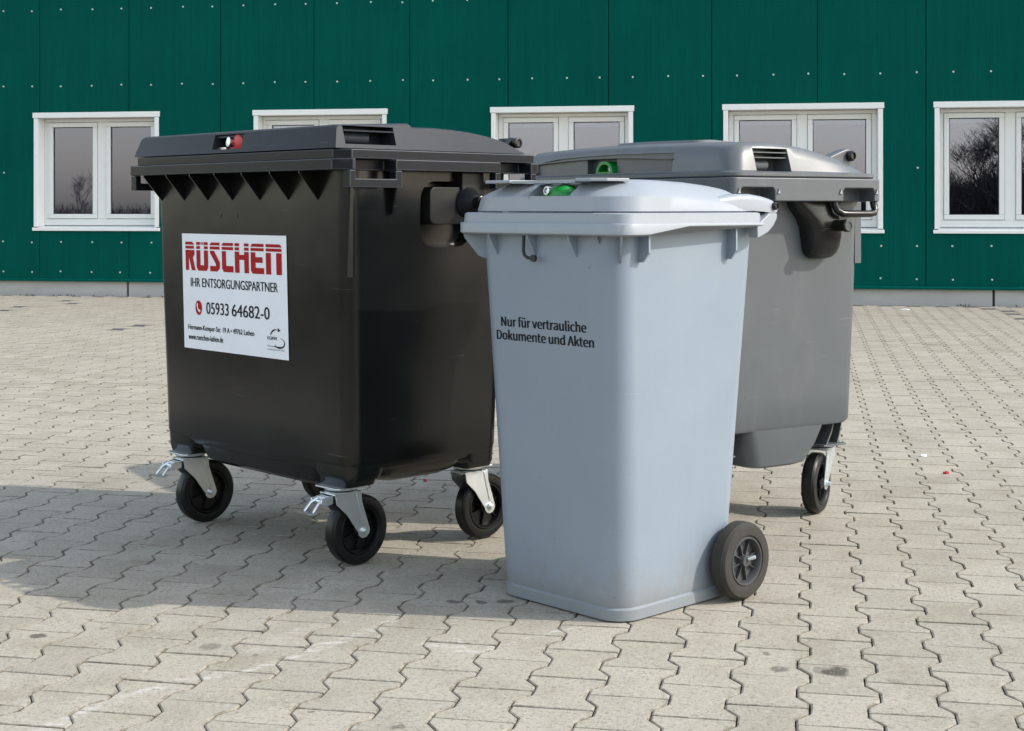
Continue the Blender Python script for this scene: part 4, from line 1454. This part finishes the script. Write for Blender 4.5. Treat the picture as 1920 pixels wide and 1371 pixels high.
# ------------------------------------------------------------------ trees behind the camera (they show mirrored in the panes)
def bare_tree(loc, h, seed, label, spread=1.0, dense=5, mat='bark'):
    rnd = random.Random(seed)
    root = empty('bare_tree', loc)
    tag(root, label, 'tree', 'bare trees opposite the warehouse')
    tr, cr = MB(), MB()

    def grow(p, d, ln, r_, lvl):
        pts, rr = [p], [r_]
        n = 4
        for k in range(n):
            d = (d + Vector((rnd.gauss(0, .16), rnd.gauss(0, .16), rnd.gauss(0.05, .08)))).normalized()
            p = p + d * (ln / n)
            pts.append(p)
            rr.append(r_ * (1 - 0.55 * (k + 1) / n))
        (tr if lvl < 1 else cr).tube(pts, rr, 6 if lvl < 1 else (4 if lvl < 3 else 3))
        if lvl >= 4:
            return
        for k in range(dense if lvl < 3 else 4):
            t = rnd.uniform(0.3, 1.0)
            i = min(int(t * n), n - 1)
            q = pts[i].lerp(pts[i + 1], t * n - i)
            a = rnd.uniform(0, 2 * pi)
            dd = (d * 0.7 + Vector((cos(a) * spread, sin(a) * spread, rnd.uniform(0.0, 0.7)))).normalized()
            grow(q, dd, ln * rnd.uniform(0.5, 0.72), max(rr[i + 1] * 0.6, 0.006), lvl + 1)
    grow(Vector((0, 0, -0.1)), Vector((0, 0, 1)), h * 0.45, h * 0.02, 0)
    tr.build('trunk', M[mat], root)
    cr.build('crown', M[mat], root)
    return root


def mirrored(px, dist):
    """ground point that shows at photograph column px in the wall's panes, dist metres behind the mirror"""
    d = Vector(((px - 960.0) / F_PX, 1, 0))
    k = (WALL_A + WN * -0.16).dot(WN) / d.dot(WN)
    hit = d * k
    d.normalize()
    r_ = d - WN * (2 * d.dot(WN))
    p = hit + r_ * dist
    return (p.x, p.y, -0.06)


bare_tree(mirrored(150, 62), 3.5, 3, 'slender bare tree mirrored in the window left of the black container', 0.6, 5, 'bark_pale')
bare_tree(mirrored(1880, 40), 5.4, 5, 'tallest spreading bare tree mirrored in the window with the dark reflection', 1.1, 7)
bare_tree(mirrored(1795, 41), 4.0, 8, 'low spreading bare tree mirrored beside the tallest one in the dark window pane', 1.2, 7)
bare_tree(mirrored(1960, 41), 6.0, 11, 'broad bare tree standing next to the tallest one opposite the warehouse', 1.1, 7)
# thicket under them: nobody could count its twigs
rnd = random.Random(21)
th = MB()
c0 = Vector(mirrored(1850, 38))
for k in range(9000):
    x = rnd.uniform(-6.5, 7.5)
    p = Vector((c0.x + x, c0.y + rnd.gauss(0, 1.4), -0.06))
    hgt = (2.35 + 0.18 * x + 0.35 * sin(x * 2.1) + 0.25 * sin(x * 5.3 + 1)) * rnd.uniform(0.35, 1.05)
    d = Vector((rnd.gauss(0, .35), rnd.gauss(0, .3), 1)).normalized()
    q1 = p + d * hgt * 0.5
    for b in range(3):
        q2 = q1 + (d + Vector((rnd.gauss(0, .45), rnd.gauss(0, .3), 0))).normalized() * hgt * rnd.uniform(0.3, 0.6)
        th.tube([p if b == 0 else q1, (p.lerp(q2, 0.55) if b == 0 else q1.lerp(q2, 0.5)), q2], [0.022, 0.015, 0.006], 3)
# low hedge bank mirrored in the left-hand window
c1 = Vector(mirrored(170, 66))
for k in range(1500):
    p = Vector((c1.x + rnd.uniform(-9, 9), c1.y + rnd.gauss(0, 1.5), -0.06))
    hgt = rnd.uniform(0.5, 1.5)
    d = Vector((rnd.gauss(0, .4), rnd.gauss(0, .3), 1)).normalized()
    th.tube([p, p + d * hgt * 0.6, p + d * hgt + Vector((rnd.gauss(0, .2), 0, 0))], [0.02, 0.013, 0.005], 3)
tk = th.build('thicket', M['bark'])
tag(tk, 'dense bare thicket mirrored as a dark mass in the window panes', 'thicket', kind='stuff')

# ------------------------------------------------------------------ weeds along the foot of the plinth
M['weed'] = simple('weed_leaf', (0.075, 0.085, 0.035), 0.8, 0, 0.4, 30)
rnd = random.Random(44)
wd = MB()
for k in range(150):
    s_ = rnd.uniform(-2.5, 14.0)
    if sin(s_ * 1.7) + sin(s_ * 4.1 + 1) < -0.4:
        continue
    p = WALL_A + WE * s_ + WN * rnd.uniform(0.0, 0.07)
    for b in range(rnd.randint(3, 7)):
        a = rnd.uniform(0, 2 * pi)
        ln = rnd.uniform(0.012, 0.045)
        d = Vector((cos(a) * 0.8, sin(a) * 0.8, rnd.uniform(0.4, 1.0))).normalized()
        sd = d.cross(Vector((0, 0, 1))).normalized() * rnd.uniform(0.002, 0.005)
        q0 = Vector((p.x, p.y, -0.004))
        q1, q2 = q0 + d * ln * 0.6, q0 + d * ln
        wd.add([q0 - sd * 0.5, q0 + sd * 0.5, q1 + sd, q2, q1 - sd], [(0, 1, 2, 3, 4)])
wo = wd.build('weeds', M['weed'])
tag(wo, 'small weeds growing along the foot of the concrete plinth', 'weeds', kind='stuff')
